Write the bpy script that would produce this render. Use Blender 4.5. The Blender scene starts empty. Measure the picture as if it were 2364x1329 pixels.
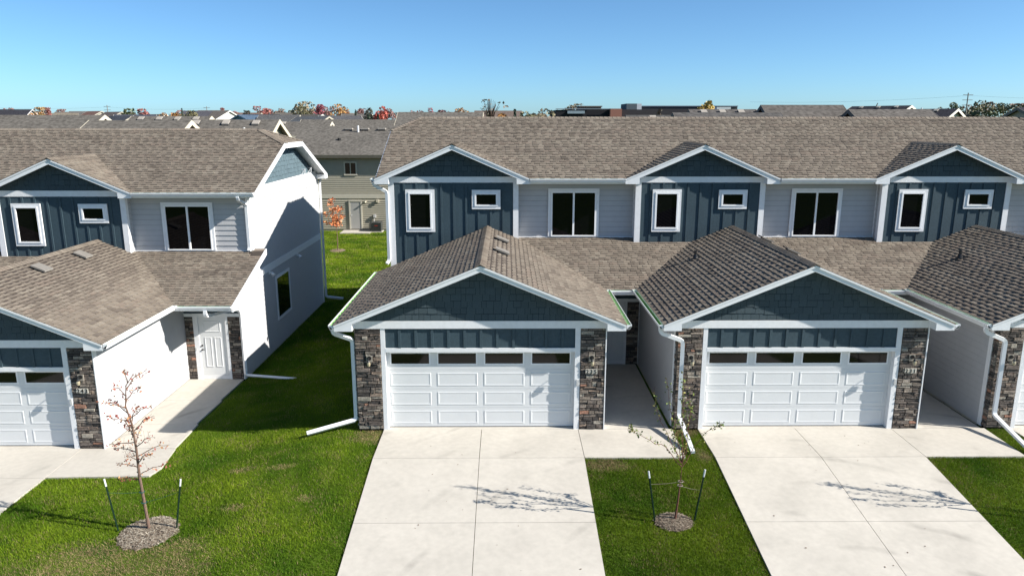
import bpy, math, random
import numpy as np
from mathutils import Matrix, Vector
random.seed(7); rng = np.random.default_rng(7)
S = bpy.context.scene; COL = S.collection
# ------------------------------------------------------------ camera
CAM = np.array([3.1247, -18.1439, 7.9252]); PITCH, YAW, ROLL = .22264, .0072, .0002
def _cam():
    f = np.array([math.sin(YAW)*math.cos(PITCH), math.cos(YAW)*math.cos(PITCH), -math.sin(PITCH)])
    r0 = np.array([math.cos(YAW), -math.sin(YAW), 0]); u0 = np.cross(r0, f)
    r = math.cos(ROLL)*r0+math.sin(ROLL)*u0; u = -math.sin(ROLL)*r0+math.cos(ROLL)*u0
    m = Matrix.Identity(4)
    for i in range(3): m[i][0] = r[i]; m[i][1] = u[i]; m[i][2] = -f[i]; m[i][3] = CAM[i]
    c = bpy.data.cameras.new('camera'); c.sensor_width = 36; c.lens = 1701.54/2364*36; c.clip_end = 9000; c.clip_start = .1
    o = bpy.data.objects.new('camera', c); COL.objects.link(o); o.matrix_world = m; S.camera = o
_cam()
# ------------------------------------------------------------ sky, sun, exposure
EL, AZ = math.radians(32.4), math.radians(13.4)
SUND = Vector((math.cos(EL)*math.cos(AZ), -math.cos(EL)*math.sin(AZ), math.sin(EL)))
W = bpy.data.worlds.new('World'); S.world = W; W.use_nodes = True
nt = W.node_tree; bg = nt.nodes['Background']; sk = nt.nodes.new('ShaderNodeTexSky')
sk.sky_type = 'NISHITA'; sk.sun_disc = False; sk.sun_elevation = EL; sk.sun_rotation = math.pi/2+AZ
sk.altitude = 0; sk.air_density = .6; sk.dust_density = .5; sk.ozone_density = 6.5
tn = nt.nodes.new('ShaderNodeVectorMath'); tn.operation = 'MULTIPLY'; tn.inputs[1].default_value = (.86, 1.0, .93)
nt.links.new(sk.outputs[0], tn.inputs[0]); nt.links.new(tn.outputs[0], bg.inputs[0]); bg.inputs[1].default_value = .066
L = bpy.data.lights.new('sun', 'SUN'); L.energy = 3.5; L.angle = math.radians(.5); L.color = (1, .95, .875)
lo = bpy.data.objects.new('sun', L); COL.objects.link(lo); lo.rotation_euler = SUND.to_track_quat('Z', 'Y').to_euler(); lo.location = (20, -10, 30)
S.view_settings.view_transform = 'Standard'; S.view_settings.look = 'None'; S.view_settings.gamma = 1
S.view_settings.use_curve_mapping = False; S.view_settings.exposure = 1.45
# ------------------------------------------------------------ materials
def mat(name, base=(.5,.5,.5), rough=.8, spec=.3, noise=0, nscale=6, bump=0, bscale=60, attr=False, metal=0, noise2=0, n2scale=1., coat=0):
    m = bpy.data.materials.new(name); m.use_nodes = True; n = m.node_tree; p = n.nodes['Principled BSDF']
    p.inputs['Roughness'].default_value = rough; p.inputs['Specular IOR Level'].default_value = spec; p.inputs['Metallic'].default_value = metal
    tc = n.nodes.new('ShaderNodeTexCoord')
    if attr:
        a = n.nodes.new('ShaderNodeAttribute'); a.attribute_name = 'Col'; src = a.outputs['Color']
    else:
        a = n.nodes.new('ShaderNodeRGB'); a.outputs[0].default_value = (*base, 1); src = a.outputs[0]
    for amt, sc in ((noise, nscale), (noise2, n2scale)):
        if amt:
            t = n.nodes.new('ShaderNodeTexNoise'); t.inputs['Scale'].default_value = sc; t.inputs['Detail'].default_value = 6
            n.links.new(tc.outputs['Object'], t.inputs['Vector'])
            mr = n.nodes.new('ShaderNodeMapRange'); mr.inputs[1].default_value = .3; mr.inputs[2].default_value = .7
            mr.inputs[3].default_value = 1-amt; mr.inputs[4].default_value = 1+amt; n.links.new(t.outputs[0], mr.inputs[0])
            mx = n.nodes.new('ShaderNodeVectorMath'); mx.operation = 'SCALE'; n.links.new(src, mx.inputs[0]); n.links.new(mr.outputs[0], mx.inputs['Scale']); src = mx.outputs[0]
    n.links.new(src, p.inputs['Base Color'])
    if bump:
        t = n.nodes.new('ShaderNodeTexNoise'); t.inputs['Scale'].default_value = bscale; t.inputs['Detail'].default_value = 4
        n.links.new(tc.outputs['Object'], t.inputs['Vector'])
        b = n.nodes.new('ShaderNodeBump'); b.inputs['Strength'].default_value = bump; b.inputs['Distance'].default_value = .01
        n.links.new(t.outputs[0], b.inputs['Height']); n.links.new(b.outputs[0], p.inputs['Normal'])
    return m
M = {
 'trim': mat('white_trim_paint', (.74,.745,.75), .55, .3, .04, 9, .25, 45),
 'metalw': mat('white_gutter_metal', (.76,.77,.78), .35, .45, .03, 5),
 'siding': mat('light_grey_siding', (.43,.43,.435), .7, .25, .03, 4, .1, 70),
 'lapshade': mat('painted_lap_shadow', (.10,.10,.105), .9, .1),  # dark backing paints the shadow line under each siding board
 'bluejoint': mat('dark_blue_joint', (.010,.018,.024), .9, .1),
 'blue': mat('slate_blue_board', (.042,.069,.085), .7, .3, .10, 14, .3, 40, noise2=.08, n2scale=1.5),
 'bluesh': mat('slate_blue_shingle', attr=True, rough=.75, spec=.25, noise=.08, nscale=25, bump=.3, bscale=60),
 'shingle': mat('asphalt_shingle', attr=True, rough=.95, spec=.12, noise=.12, nscale=55, bump=.4, bscale=260, noise2=.07, n2scale=.7),
 'roofbase': mat('roof_underlay', (.06,.05,.043), .95, .1),
 'stone': mat('cut_ledgestone', attr=True, rough=.9, spec=.2, noise=.35, nscale=22, bump=.9, bscale=55),
 'mortar': mat('dark_mortar', (.012,.011,.011), .95, .1),
 'door': mat('white_garage_door', (.66,.67,.67), .45, .4, .02, 3, .08, 90),
 'glass': mat('dark_window_glass', (.003,.003,.004), .02, .18),
 'gglass': mat('tinted_garage_glass', (.012,.009,.007), .05, .35),
 'vinyl': mat('white_vinyl', (.83,.83,.83), .35, .4),
 'green': mat('green_gutter_film', (.25,.50,.16), .35, .5, .25, 9),
 'black': mat('black_metal', (.012,.012,.013), .4, .5),
 'lampglass': mat('clear_lamp_glass', (.35,.30,.2), .08, .6),
 'tan': mat('tan_mount_block', (.30,.27,.225), .8, .2, .1, 20),
 'concrete': None,
 'bark': mat('bark', (.16,.105,.08), .9, .15, .25, 30, .5, 60),
 'barkred': mat('reddish_bark', (.13,.055,.04), .7, .25, .25, 30, .4, 60),
 'leaf': mat('autumn_leaf', attr=True, rough=.6, spec=.3),
 'blade': None,
 'mulch': mat('straw_mulch', attr=True, rough=.95, spec=.1, noise=.2, nscale=40),
 'post': mat('dark_green_post_paint', (.012,.035,.02), .5, .35),
 'postw': mat('white_post_tip', (.75,.75,.73), .6, .3),
 'strap': mat('green_webbing', (.03,.10,.09), .8, .2),
 'strapt': mat('tan_webbing', (.22,.18,.15), .8, .2),
 'olive': mat('olive_siding', (.36,.335,.265), .75, .2, .04, 3),
 'olived': mat('tan_trim_paint', (.50,.47,.39), .7, .2, .04, 3),
 'beige': mat('beige_board', (.55,.50,.39), .7, .2, .04, 3),
 'greydoor': mat('grey_steel_door', (.36,.355,.34), .5, .35),
 'acm': mat('grey_condenser_metal', (.05,.055,.055), .5, .4, .1, 40),
 'acred': mat('red_badge', (.35,.03,.02), .5, .4),
 'farwood': mat('grey_pole_wood', (.22,.2,.18), .9, .1),
 'far': mat('painted_surface', attr=True, rough=.85, spec=.15, noise=.06, nscale=3),
 'farroof': mat('far_shingle', attr=True, rough=.95, spec=.1, noise=.38, nscale=4.5, noise2=.1, n2scale=.4),
 'brick': mat('red_brown_brick', (.28,.13,.10), .9, .1, .12, 6),
 'digit': mat('dark_bronze_digit', (.02,.018,.015), .5, .4),
 'plaster': mat('wall_vent_plastic', (.5,.5,.49), .6, .3),
 'dark': mat('dark_interior', (.01,.01,.011), .9, .1),
}
def concrete():
    m = mat('broom_finished_concrete', (.485,.452,.395), .85, .2, .06, .9, .25, 120, noise2=.05, n2scale=7)
    n = m.node_tree; p = n.nodes['Principled BSDF']; src = p.inputs['Base Color'].links[0].from_socket
    tc = [x for x in n.nodes if x.type == 'TEX_COORD'][0]
    # faint curved tyre scuffs and stains
    mp = n.nodes.new('ShaderNodeMapping'); n.links.new(tc.outputs['Object'], mp.inputs[0]); mp.inputs['Location'].default_value = (-9.2, 9.5, 0)
    wv = n.nodes.new('ShaderNodeTexWave'); wv.wave_type = 'RINGS'; wv.rings_direction = 'Z'; wv.inputs['Scale'].default_value = .30; wv.inputs['Distortion'].default_value = 2.2; wv.inputs['Detail'].default_value = 3
    n.links.new(mp.outputs[0], wv.inputs[0])
    t = n.nodes.new('ShaderNodeTexNoise'); t.inputs['Scale'].default_value = .8; t.inputs['Detail'].default_value = 8; n.links.new(tc.outputs['Object'], t.inputs[0])
    r1 = n.nodes.new('ShaderNodeMapRange'); r1.inputs[1].default_value = .9; r1.inputs[2].default_value = 1; n.links.new(wv.outputs[1], r1.inputs[0])
    r2 = n.nodes.new('ShaderNodeMapRange'); r2.inputs[1].default_value = .5; r2.inputs[2].default_value = .72; n.links.new(t.outputs[0], r2.inputs[0])
    ml = n.nodes.new('ShaderNodeMath'); ml.operation = 'MULTIPLY'; n.links.new(r1.outputs[0], ml.inputs[0]); n.links.new(r2.outputs[0], ml.inputs[1])
    ad = n.nodes.new('ShaderNodeMath'); ad.operation = 'MULTIPLY_ADD'; n.links.new(r2.outputs[0], ad.inputs[0]); ad.inputs[1].default_value = .08; 
    m3 = n.nodes.new('ShaderNodeMath'); m3.operation = 'MULTIPLY'; n.links.new(ml.outputs[0], m3.inputs[0]); m3.inputs[1].default_value = .24; n.links.new(m3.outputs[0], ad.inputs[2])
    iv = n.nodes.new('ShaderNodeMath'); iv.operation = 'SUBTRACT'; iv.inputs[0].default_value = 1; n.links.new(ad.outputs[0], iv.inputs[1])
    vm = n.nodes.new('ShaderNodeVectorMath'); vm.operation = 'SCALE'; n.links.new(src, vm.inputs[0]); n.links.new(iv.outputs[0], vm.inputs['Scale'])
    n.links.new(vm.outputs[0], p.inputs['Base Color']); return m
M['concrete'] = concrete()
def blade():
    m = mat('grass_blade', attr=True, rough=.65, spec=.2); n = m.node_tree; p = n.nodes['Principled BSDF']
    tr = n.nodes.new('ShaderNodeBsdfTranslucent'); mx = n.nodes.new('ShaderNodeMixShader'); mx.inputs[0].default_value = .35
    at = [x for x in n.nodes if x.type == 'ATTRIBUTE'][0]; n.links.new(at.outputs[0], tr.inputs[0])
    n.links.new(p.outputs[0], mx.inputs[1]); n.links.new(tr.outputs[0], mx.inputs[2])
    n.links.new(mx.outputs[0], n.nodes['Material Output'].inputs[0]); return m
M['blade'] = blade()
# ------------------------------------------------------------ mesh builder
class MB:
    def __init__(s, off=(0,0,0)): s.v = []; s.f = []; s.c = []; s.o = off
    def add(s, vs, fs, c=(1,1,1)):
        b = len(s.v); o = s.o
        s.v += [(p[0]+o[0], p[1]+o[1], p[2]+o[2]) for p in vs]; s.f += [tuple(i+b for i in f) for f in fs]; s.c += [c]*len(fs)
        return s
    def box(s, x0, x1, y0, y1, z0, z1, c=(1,1,1)):
        return s.add([(x0,y0,z0),(x1,y0,z0),(x1,y1,z0),(x0,y1,z0),(x0,y0,z1),(x1,y0,z1),(x1,y1,z1),(x0,y1,z1)],
              [(0,3,2,1),(4,5,6,7),(0,1,5,4),(1,2,6,5),(2,3,7,6),(3,0,4,7)], c)
    def prism(s, poly, d, c=(1,1,1)):
        n = len(poly); vs = [tuple(p) for p in poly]+[tuple(p[i]+d[i] for i in range(3)) for p in poly]
        return s.add(vs, [tuple(range(n)), tuple(range(2*n-1, n-1, -1))]+[(i, i+n, (i+1)%n+n, (i+1)%n) for i in range(n)], c)
    def xz(s, poly, y0, y1, c=(1,1,1)): return s.prism([(p[0], y0, p[1]) for p in poly], (0, y1-y0, 0), c)
    def yz(s, poly, x0, x1, c=(1,1,1)): return s.prism([(x0, p[0], p[1]) for p in poly], (x1-x0, 0, 0), c)
    def tube(s, path, r, n=6, c=(1,1,1), rect=None, caps=True):
        P = [np.array(p, float) for p in path]; rs = r if hasattr(r, '__len__') else [r]*len(P)
        vs = []; prev = None
        for i, p in enumerate(P):
            t = P[min(i+1, len(P)-1)]-P[max(i-1, 0)]; t = t/(np.linalg.norm(t)+1e-9)
            if prev is None:
                a = np.array([0,1,0]) if abs(t[1]) < .8 else np.array([1.,0,0]); u = np.cross(t, a)
            else: u = prev-t*np.dot(prev, t)
            u /= np.linalg.norm(u)+1e-9; prev = u; w = np.cross(t, u)
            if rect:
                k = 1.0
                if 0 < i < len(P)-1:
                    a1 = P[i]-P[i-1]; a2 = P[i+1]-P[i]; k = 1/max(.6, math.sqrt((1+np.dot(a1, a2)/(np.linalg.norm(a1)*np.linalg.norm(a2)+1e-9))/2))
                for a, b in ((-1,-1),(1,-1),(1,1),(-1,1)): vs.append(p+u*a*rect[0]*k+w*b*rect[1])
            else:
                for k in range(n): an = 2*math.pi*k/n; vs.append(p+(u*math.cos(an)+w*math.sin(an))*rs[i])
        m = 4 if rect else n
        fs = [(i*m+k, i*m+(k+1)%m, (i+1)*m+(k+1)%m, (i+1)*m+k) for i in range(len(P)-1) for k in range(m)]
        if caps: fs += [tuple(range(m-1, -1, -1)), tuple((len(P)-1)*m+k for k in range(m))]
        return s.add(vs, fs, c)
    def mesh(s, name, m):
        me = bpy.data.meshes.new(name); me.from_pydata(s.v, [], s.f)
        a = me.attributes.new('Col', 'FLOAT_COLOR', 'CORNER')
        buf = []
        for f, c in zip(s.f, s.c): buf += [c[0], c[1], c[2], 1.0]*len(f)
        a.data.foreach_set('color', buf); me.materials.append(M[m] if isinstance(m, str) else m); return me
    def build(s, name, m, parent=None, **tags):
        o = bpy.data.objects.new(name, s.mesh(name, m)); COL.objects.link(o)
        if parent is not None: o.parent = parent
        for k, v in tags.items(): o[k] = v
        return o
def empty(name, loc=(0,0,0), **tags):
    o = bpy.data.objects.new(name, None); COL.objects.link(o); o.location = loc; o.empty_display_size = .2
    for k, v in tags.items(): o[k] = v
    return o
# pieces: nearest 300 of a name per thing become objects, the rest one stuff part
PM = {}
def piece(root, name, parent, mb, m):
    P = mb.v; c = np.mean(np.array(P), 0)+np.array(root.location); PM.setdefault((root.name, name), []).append((float(np.linalg.norm(c-CAM)), id(mb), root, parent, mb, m))
def flush():
    for (rn, name), L_ in PM.items():
        L_.sort(key=lambda t: t[:2])
        for d, _, root, parent, mb, m in L_[:300]: mb.build(name, m, parent)
        rest = {}
        for d, _, root, parent, mb, m in L_[300:]: rest.setdefault(m, []).append((root, mb))
        for m, R in rest.items():
            J = MB()
            for root, mb in R:
                b = len(J.v); J.v += mb.v; J.f += [tuple(i+b for i in f) for f in mb.f]; J.c += mb.c
            J.build(name, m, R[0][0], kind='stuff')
def clip(poly, hs):
    for n, d in hs:
        out = []; k = len(poly)
        if not k: return []
        for i in range(k):
            a, b = poly[i], poly[(i+1)%k]; da, db = float(np.dot(n, a)-d), float(np.dot(n, b)-d)
            if da >= 0: out.append(a)
            if (da >= 0) != (db >= 0): out.append(a+(b-a)*(da/(da-db)))
        poly = out
    return poly
def field(root, name, parent, m, O, U, V, N, ul, vl, ch, wr, th, colf, hs=(), off=(0,0,0), jag=0, drop=None, dropped=.0, gap=.002, v0off=0, vgap=0):
    """courses of overlapping pieces on a plane; th = (thick, thin) heights of the lower edge"""
    O, U, V, N = (np.array(a, float) for a in (O, U, V, N)); N = N/np.linalg.norm(N)
    nv = int(math.ceil((vl-1e-6)/ch)); alt = random.random() < .5
    for i in range(nv):
        v0 = i*ch-v0off; v1 = min((i+1)*ch-v0off, vl); u = -random.uniform(0, wr[1]) if wr[1] < 5 else 0
        run = None
        while u < ul-1e-4:
            w = random.uniform(*wr) if wr[1] < 5 else ul+.001; ua, ub = max(u, 0), min(u+w, ul); u += w; alt = not alt
            if ub-ua < .015: continue
            jj = random.choice((0, 0, .35, 1))*jag if jag else 0
            q = [O+U*ua+V*(v0-jj+jag*.5), O+U*(ub-gap)+V*(v0-jj+jag*.5), O+U*(ub-gap)+V*(v1-vgap), O+U*ua+V*(v1-vgap)]
            if drop and drop((q[0]+q[2])/2): continue
            q = clip(q, hs)
            if len(q) < 3: continue
            h = th[0] if alt else th[1]
            h += random.uniform(-.001, .0015)
            top = []
            for p in q:
                t = (np.dot(p-O, V)-(v0-jj+jag*.5))/max(v1-v0, 1e-6); top.append(p+N*(h*(1-t)+.0015))
            n = len(q); mb = MB(off); vs = [tuple(p) for p in top]+[tuple(p-N*.004) for p in q]
            mb.add(vs, [tuple(range(n))]+[(k, k+n, (k+1)%n+n, (k+1)%n) for k in range(n)], colf())
            piece(root, name, parent, mb, m)
SHP = [((.225,.188,.147),6),((.200,.166,.130),7),((.172,.141,.111),5),((.143,.115,.090),3),((.208,.164,.128),3),((.255,.218,.172),2),((.122,.098,.078),1)]
SHC = [c for c, w in SHP for _ in range(w)]; _last = [SHC[0]]
def shcol():
    if random.random() > .45: _last[0] = random.choice(SHC)
    k = random.uniform(.95, 1.05); g = (.172,.150,.126); return tuple((x*.62+y*.38)*k for x, y in zip(_last[0], g))
def blcol():
    k = random.uniform(.93, 1.08); return (.050*k, .072*k, .083*k)
def one(): return (1, 1, 1)
STC = [(.120,.104,.093),(.085,.076,.070),(.150,.130,.113),(.058,.053,.050),(.185,.162,.14),(.10,.087,.078),(.135,.112,.098),(.07,.064,.060),(.22,.195,.168)]
def stcol():
    r = random.random()
    if r < .025: return (.30,.165,.115)
    if r < .08: return (.235,.18,.14)
    if r < .15: return (.30,.27,.225)
    k = random.uniform(.9, 1.35); c = random.choice(STC); return (c[0]*k*1.04, c[1]*k, c[2]*k*.96)
def stones(root, parent, O, U, N, w, h, off, mb_extra=None):
    """ledgestone rows; O lower corner, U along, N outward, Z up"""
    O, U, N = (np.array(a, float) for a in (O, U, N)); z = 0.02; Z = np.array([0,0,1.])
    while z < h-.02:
        rh = random.choice((.055,.065,.08,.09,.10,.12)); rh = min(rh, h-z)
        if h-z-rh < .03: rh = h-z
        u = 0
        while u < w-.01:
            sw = random.uniform(.08, .36) if rh > .06 else random.uniform(.14, .42)
            if w-u-sw < .06: sw = w-u
            subs = [(z, rh)] if rh < .10 or random.random() < .7 else [(z, rh*.48), (z+rh*.48, rh*.52)]
            for (zz, hh) in subs:
                g = .004; d0 = random.uniform(.014, .040); mb = MB(off); c = stcol()
                x0, x1, z0, z1 = u+g, u+sw-g, zz+g, zz+hh-g
                nx = 3; vs = []
                cols = np.linspace(x0+.008, x1-.008, nx)
                rows = [z0+.006, (z0+z1)/2, z1-.006]
                for r_ in rows:
                    for cx in cols:
                        vs.append(O+U*(cx+random.uniform(-.002,.002))+Z*(r_+random.uniform(-.003,.003))+N*(d0+random.uniform(-.008,.007)))
                ring = [O+U*x0+Z*z0, O+U*((x0+x1)/2)+Z*z0, O+U*x1+Z*z0, O+U*x1+Z*((z0+z1)/2), O+U*x1+Z*z1, O+U*((x0+x1)/2)+Z*z1, O+U*x0+Z*z1, O+U*x0+Z*((z0+z1)/2)]
                vs += ring
                fs = [(r*3+k, r*3+k+1, r*3+k+4, r*3+k+3) for r in range(2) for k in range(2)]
                inner = [0,1,2,5,8,7,6,3]
                fs += [(inner[k], 9+k, 9+(k+1)%8, inner[(k+1)%8]) for k in range(8)]
                mb.add([tuple(p) for p in vs], fs, c); piece(root, 'stone', parent, mb, 'stone')
            u += sw
        z += rh
# ------------------------------------------------------------ dimensions of one dwelling (metres, measured)
PER = 8.283
GL, GR, GAX, GZE, GZA, GXL, GXR = -.769, 5.658, 2.4703, 2.944, 4.458, -1.2123, 6.1226
GS = (GZA-GZE)/(GAX-GXL); OV = -.34
UXL, UXR, UAX, UZE, UZA, OV1, D1, D2 = -1.236, 3.8985, 1.334, 6.07, 7.174, 6.314, 6.65, 7.0
US = (UZA-UZE)/(UAX-UXL); UWL, UWR = -.812, 3.496
MYE, MZE, MS, MYR = 6.38, 6.06, .40, 11.34; MZR = MZE+MS*(MYR-MYE); MYB = 16.45
PYE, PZE, PS = 3.66, 2.92, .332
EY = 5.34
def nrm(a): a = np.array(a, float); return a/np.linalg.norm(a)
def ridgecaps(root, parent, A, B, off, sl, sr, step=.145, w=.15):
    """caps bent over a ridge from A to B; sl, sr slope drop per metre on either side (along perpendicular)"""
    A, B = np.array(A, float), np.array(B, float); L_ = np.linalg.norm(B-A); T = (B-A)/L_; Pn = nrm(np.cross(T, (0,0,1)))
    n = int(L_/step)
    for i in range(n):
        a = A+T*(i*step-.02); b = A+T*((i+1)*step+.02); mb = MB(off); c = shcol(); h = .022
        vs = [a+Pn*w-np.array([0,0,w*sr])+(0,0,.012), a+(0,0,h+.012), a-Pn*w-np.array([0,0,w*sl])+(0,0,.012),
              b+Pn*w-np.array([0,0,w*sr])+(0,0,.008), b+(0,0,h-.004), b-Pn*w-np.array([0,0,w*sl])+(0,0,.008)]
        vs += [v-np.array([0,0,.02]) for v in vs[:3]]
        mb.add([tuple(v) for v in vs], [(0,1,4,3),(1,2,5,4),(0,6,7,1),(1,7,8,2)], c); piece(root, 'ridge_cap', parent, mb, 'shingle')
def slab(poly, t, off=(0,0,0), mb=None):
    mb = mb or MB(off); return mb.prism([(p[0],p[1],p[2]-.002) for p in poly], (0,0,-t))
def gutter(root, A, B, out, off, capA=True, capB=True):
    """K-gutter from A to B (upper back edge), 'out' horizontal outward unit"""
    A, B, o = (np.array(a, float) for a in (A, B, out)); Z = np.array([0,0,1.])
    mb = MB(off); d = B-A
    prof = lambda a, b: A+o*a+Z*b
    mb.prism([prof(.0,-.12), prof(.0,0), prof(.004,0), prof(.004,-.12)], d)
    mb.prism([prof(.004,-.12), prof(.004,-.114), prof(.074,-.114), prof(.074,-.12)], d)
    mb.prism([prof(.074,-.12), prof(.084,-.075), prof(.113,-.03), prof(.113,-.002), prof(.123,-.002), prof(.123,-.033), prof(.094,-.08), prof(.084,-.12)], d)
    t = d/np.linalg.norm(d)
    for c, P in ((capA, A), (capB, B-t*.004)):
        if c: mb.prism([P+o*.004+Z*-.114, P+o*.004, P+o*.113+Z*-.002, P+o*.113+Z*-.03, P+o*.084+Z*-.075, P+o*.074+Z*-.114], t*.004)
    g = mb.build('gutter', 'metalw', root)
    l = MB(off); l.prism([prof(.006,-.1), prof(.006,-.04), prof(.0075,-.04), prof(.0075,-.1)], d); l.prism([prof(.006,-.112), prof(.006,-.105), prof(.105,-.022), prof(.108,-.03), prof(.078,-.112)], d)
    l.build('gutter_liner', 'green', g); return g
def downspout(root, path, off, ext=None):
    P = [np.array(p, float) for p in path]
    q = [P[0]]
    for i in range(1, len(P)-1):
        a = P[i]+(P[i-1]-P[i])/np.linalg.norm(P[i-1]-P[i])*.07; b = P[i]+(P[i+1]-P[i])/np.linalg.norm(P[i+1]-P[i])*.07
        q += [a, (a+b)/2*.6+P[i]*.4, b]
    q.append(P[-1])
    return MB(off).tube(q, 0, rect=(.048,.036)).build('downspout', 'metalw', root)
def window(root, x0, x1, z0, z1, y, tw, off, mull=False, tb=None, wallname=None):
    tb = tw if tb is None else tb
    mb = MB(off)
    mb.box(x0, x1, y-.045, y, z1-tw, z1); 
    if tb: mb.box(x0, x1, y-.045, y, z0, z0+tb)
    mb.box(x0, x0+tw, y-.043, y, z0+tb, z1-tw); mb.box(x1-tw, x1, y-.043, y, z0+tb, z1-tw)
    w = mb.build('window', 'trim', root)
    a, b, c, d = x0+tw, x1-tw, z0+tb, z1-tw; f = .055 if not mull else .04; fb = f
    fr = MB(off)
    fr.box(a, b, y-.062, y-.002, d-f, d); fr.box(a, b, y-.064, y-.002, c, c+fb); fr.box(a, a+f, y-.06, y-.002, c+fb, d-f); fr.box(b-f, b, y-.06, y-.002, c+fb, d-f)
    if mull: m = (a+b)/2; fr.box(m-.03, m+.03, y-.058, y-.002, c+fb, d-f)
    fr.build('window_frame', 'vinyl', w)
    if mull:
        MB(off).box(a+f, m-.03, y-.022, y-.012, c+fb, d-f).build('window_pane', 'glass', w); MB(off).box(m+.03, b-f, y-.014, y-.006, c+fb, d-f).build('window_pane', 'glass', w)
        s = MB(off); s.box(a+f, a+f+.012, y-.03, y-.0225, c+fb, d-f); s.box(m-.042, m-.03, y-.03, y-.0225, c+fb, d-f); s.box(a+f+.012, m-.042, y-.03, y-.0225, d-f-.014, d-f); s.build('screen_frame', 'black', w)
    else: MB(off).box(a+f, b-f, y-.022, y-.012, c+fb, d-f).build('window_pane', 'glass', w)
    return w
def gable(root, off, xl, xr, ax, ze, za, y0, s, yw, wl, wr, zfb, zft, drop, flr, frl, base):
    """front gable: wall infill with shingles, frieze, soffit, rake fascia, boxed returns"""
    g = MB(off); t = drop
    wz = lambda x: za-s*abs(x-ax)
    g.xz([(wl, zft-.1), (wr, zft-.1), (wr, wz(wr)-.1), (ax, za-.1), (wl, wz(wl)-.1)], yw+.004, base); gw = g.build('gable_wall', 'bluejoint', root)
    lim = [((np.array([ s,0,-1.])), s*(ax+off[0])*0+(-(za-.11)+s*ax)*1.0), (np.array([-s,0,-1.]), -(za-.11)-s*ax)]
    # z <= za-.11+s*(x-ax)  and  z <= za-.11-s*(x-ax)
    lim = [(np.array([s,0,-1.]), s*ax-(za-.11)), (np.array([-s,0,-1.]), -s*ax-(za-.11))]
    field(root, 'wall_shingle', gw, 'bluesh', (wl, yw+.004, zft), (1,0,0), (0,0,1), (0,-1,0), wr-wl, za-zft, .172, (.11,.27), (.013,.010), blcol, lim, off, jag=.026, gap=.008)
    MB(off).xz([(wl-.003, zfb), (wr+.003, zfb), (wr+.003, min(zft, wz(wr)-.12)), (wr-max(0,(zft-(wz(wr)-.12)))/s, zft), (wl+max(0,(zft-(wz(wl)-.12)))/s, zft), (wl-.003, min(zft, wz(wl)-.12))], yw-.022, yw+.004).build('frieze_board', 'trim', root)
    f = MB(off)
    f.xz([(xl, ze-.008), (ax, za-.008), (ax, za-t), (xl, ze-t)], y0, y0+.028); f.xz([(ax, za-.008), (xr, ze-.008), (xr, ze-t), (ax, za-t)], y0, y0+.028)
    u = .055
    f.xz([(xl, ze-.010), (ax, za-.010), (ax, za-u), (xl, ze-u)], y0-.022, y0-.001); f.xz([(ax, za-.010), (xr, ze-.010), (xr, ze-u), (ax, za-u)], y0-.022, y0-.001)
    f.build('rake_fascia', 'metalw', root)
    sf = MB(off)
    for a, b, za_, zb_ in ((xl, ax, ze, za), (ax, xr, za, ze)):
        sf.prism([(a, y0+.03, za_-.106), (b, y0+.03, zb_-.106), (b, yw+.003, zb_-.106), (a, yw+.003, za_-.106)], (0,0,-.012))
    sf.build('soffit', 'trim', root)
    r = MB(off)
    r.xz([(xl, ze-t), (flr, ze-t), (flr, wz(flr)-t)], y0+.002, yw+.03); r.xz([(xr, ze-t), (frl, wz(frl)-t), (frl, ze-t)], y0+.002, yw+.03)
    r.build('eave_return', 'metalw', root)
def battens(root, parent, xs, z0, z1, y, off, z0f=None):
    for x in xs:
        mb = MB(off).box(x-.034, x+.034, y-.024, y, z0f(x) if z0f else z0, z1); piece(root, 'batten', parent, mb, 'blue')
DIG = {}
def digits(root, txt, x, z, y, off):
    n = MB(off); n.box(x-.155, x+.155, y-.012, y, z-.068, z+.068); base = n.build('house_number', 'mortar', root)
    for i, ch in enumerate(txt):
        cx = x+(i-1)*.102; MB(off).box(cx-.048, cx+.048, y-.024, y-.0125, z-.064, z+.064).build('number_tile', 'tan_tile', base)
        cu = bpy.data.curves.new('digit', 'FONT'); cu.body = ch; cu.size = .15; cu.align_x = 'CENTER'; cu.extrude = .002; cu.offset = .003
        t = bpy.data.objects.new('tmp', cu); COL.objects.link(t); bpy.context.view_layer.update()
        me = bpy.data.meshes.new_from_object(t.evaluated_get(bpy.context.evaluated_depsgraph_get())); bpy.data.objects.remove(t)
        me.transform(Matrix.Translation((cx+off[0], y-.028+off[1], z-.052+off[2])) @ Matrix.Rotation(math.pi/2, 4, 'X')); me.materials.clear(); me.materials.append(M['digit'])
        o = bpy.data.objects.new('digit', me); COL.objects.link(o); o.parent = base
M['tan_tile'] = mat('cream_number_tile', (.60,.56,.48), .6, .3)
def wall_lamp(root, x, z, y, off):
    p = MB(off).box(x-.075, x+.075, y-.022, y, z-.085, z+.085).build('wall_lamp', 'tan', root)
    a = MB(off); a.tube([(x, y-.02, z+.02), (x, y-.036, z+.02)], .055, 12)
    a.tube([(x, y-.03, z+.02), (x, y-.09, z+.045), (x, y-.14, z+.03), (x, y-.15, z-.01)], .011, 6); a.tube([(x, y-.15, z+.0), (x, y-.15, z-.045)], [.02,.042], 10); a.build('lamp_arm', 'black', p)
    MB(off).tube([(x, y-.15, z-.045), (x, y-.15, z-.09), (x, y-.15, z-.15)], [.04,.048,.036], 10).build('lamp_shade', 'lampglass', p)
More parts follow.
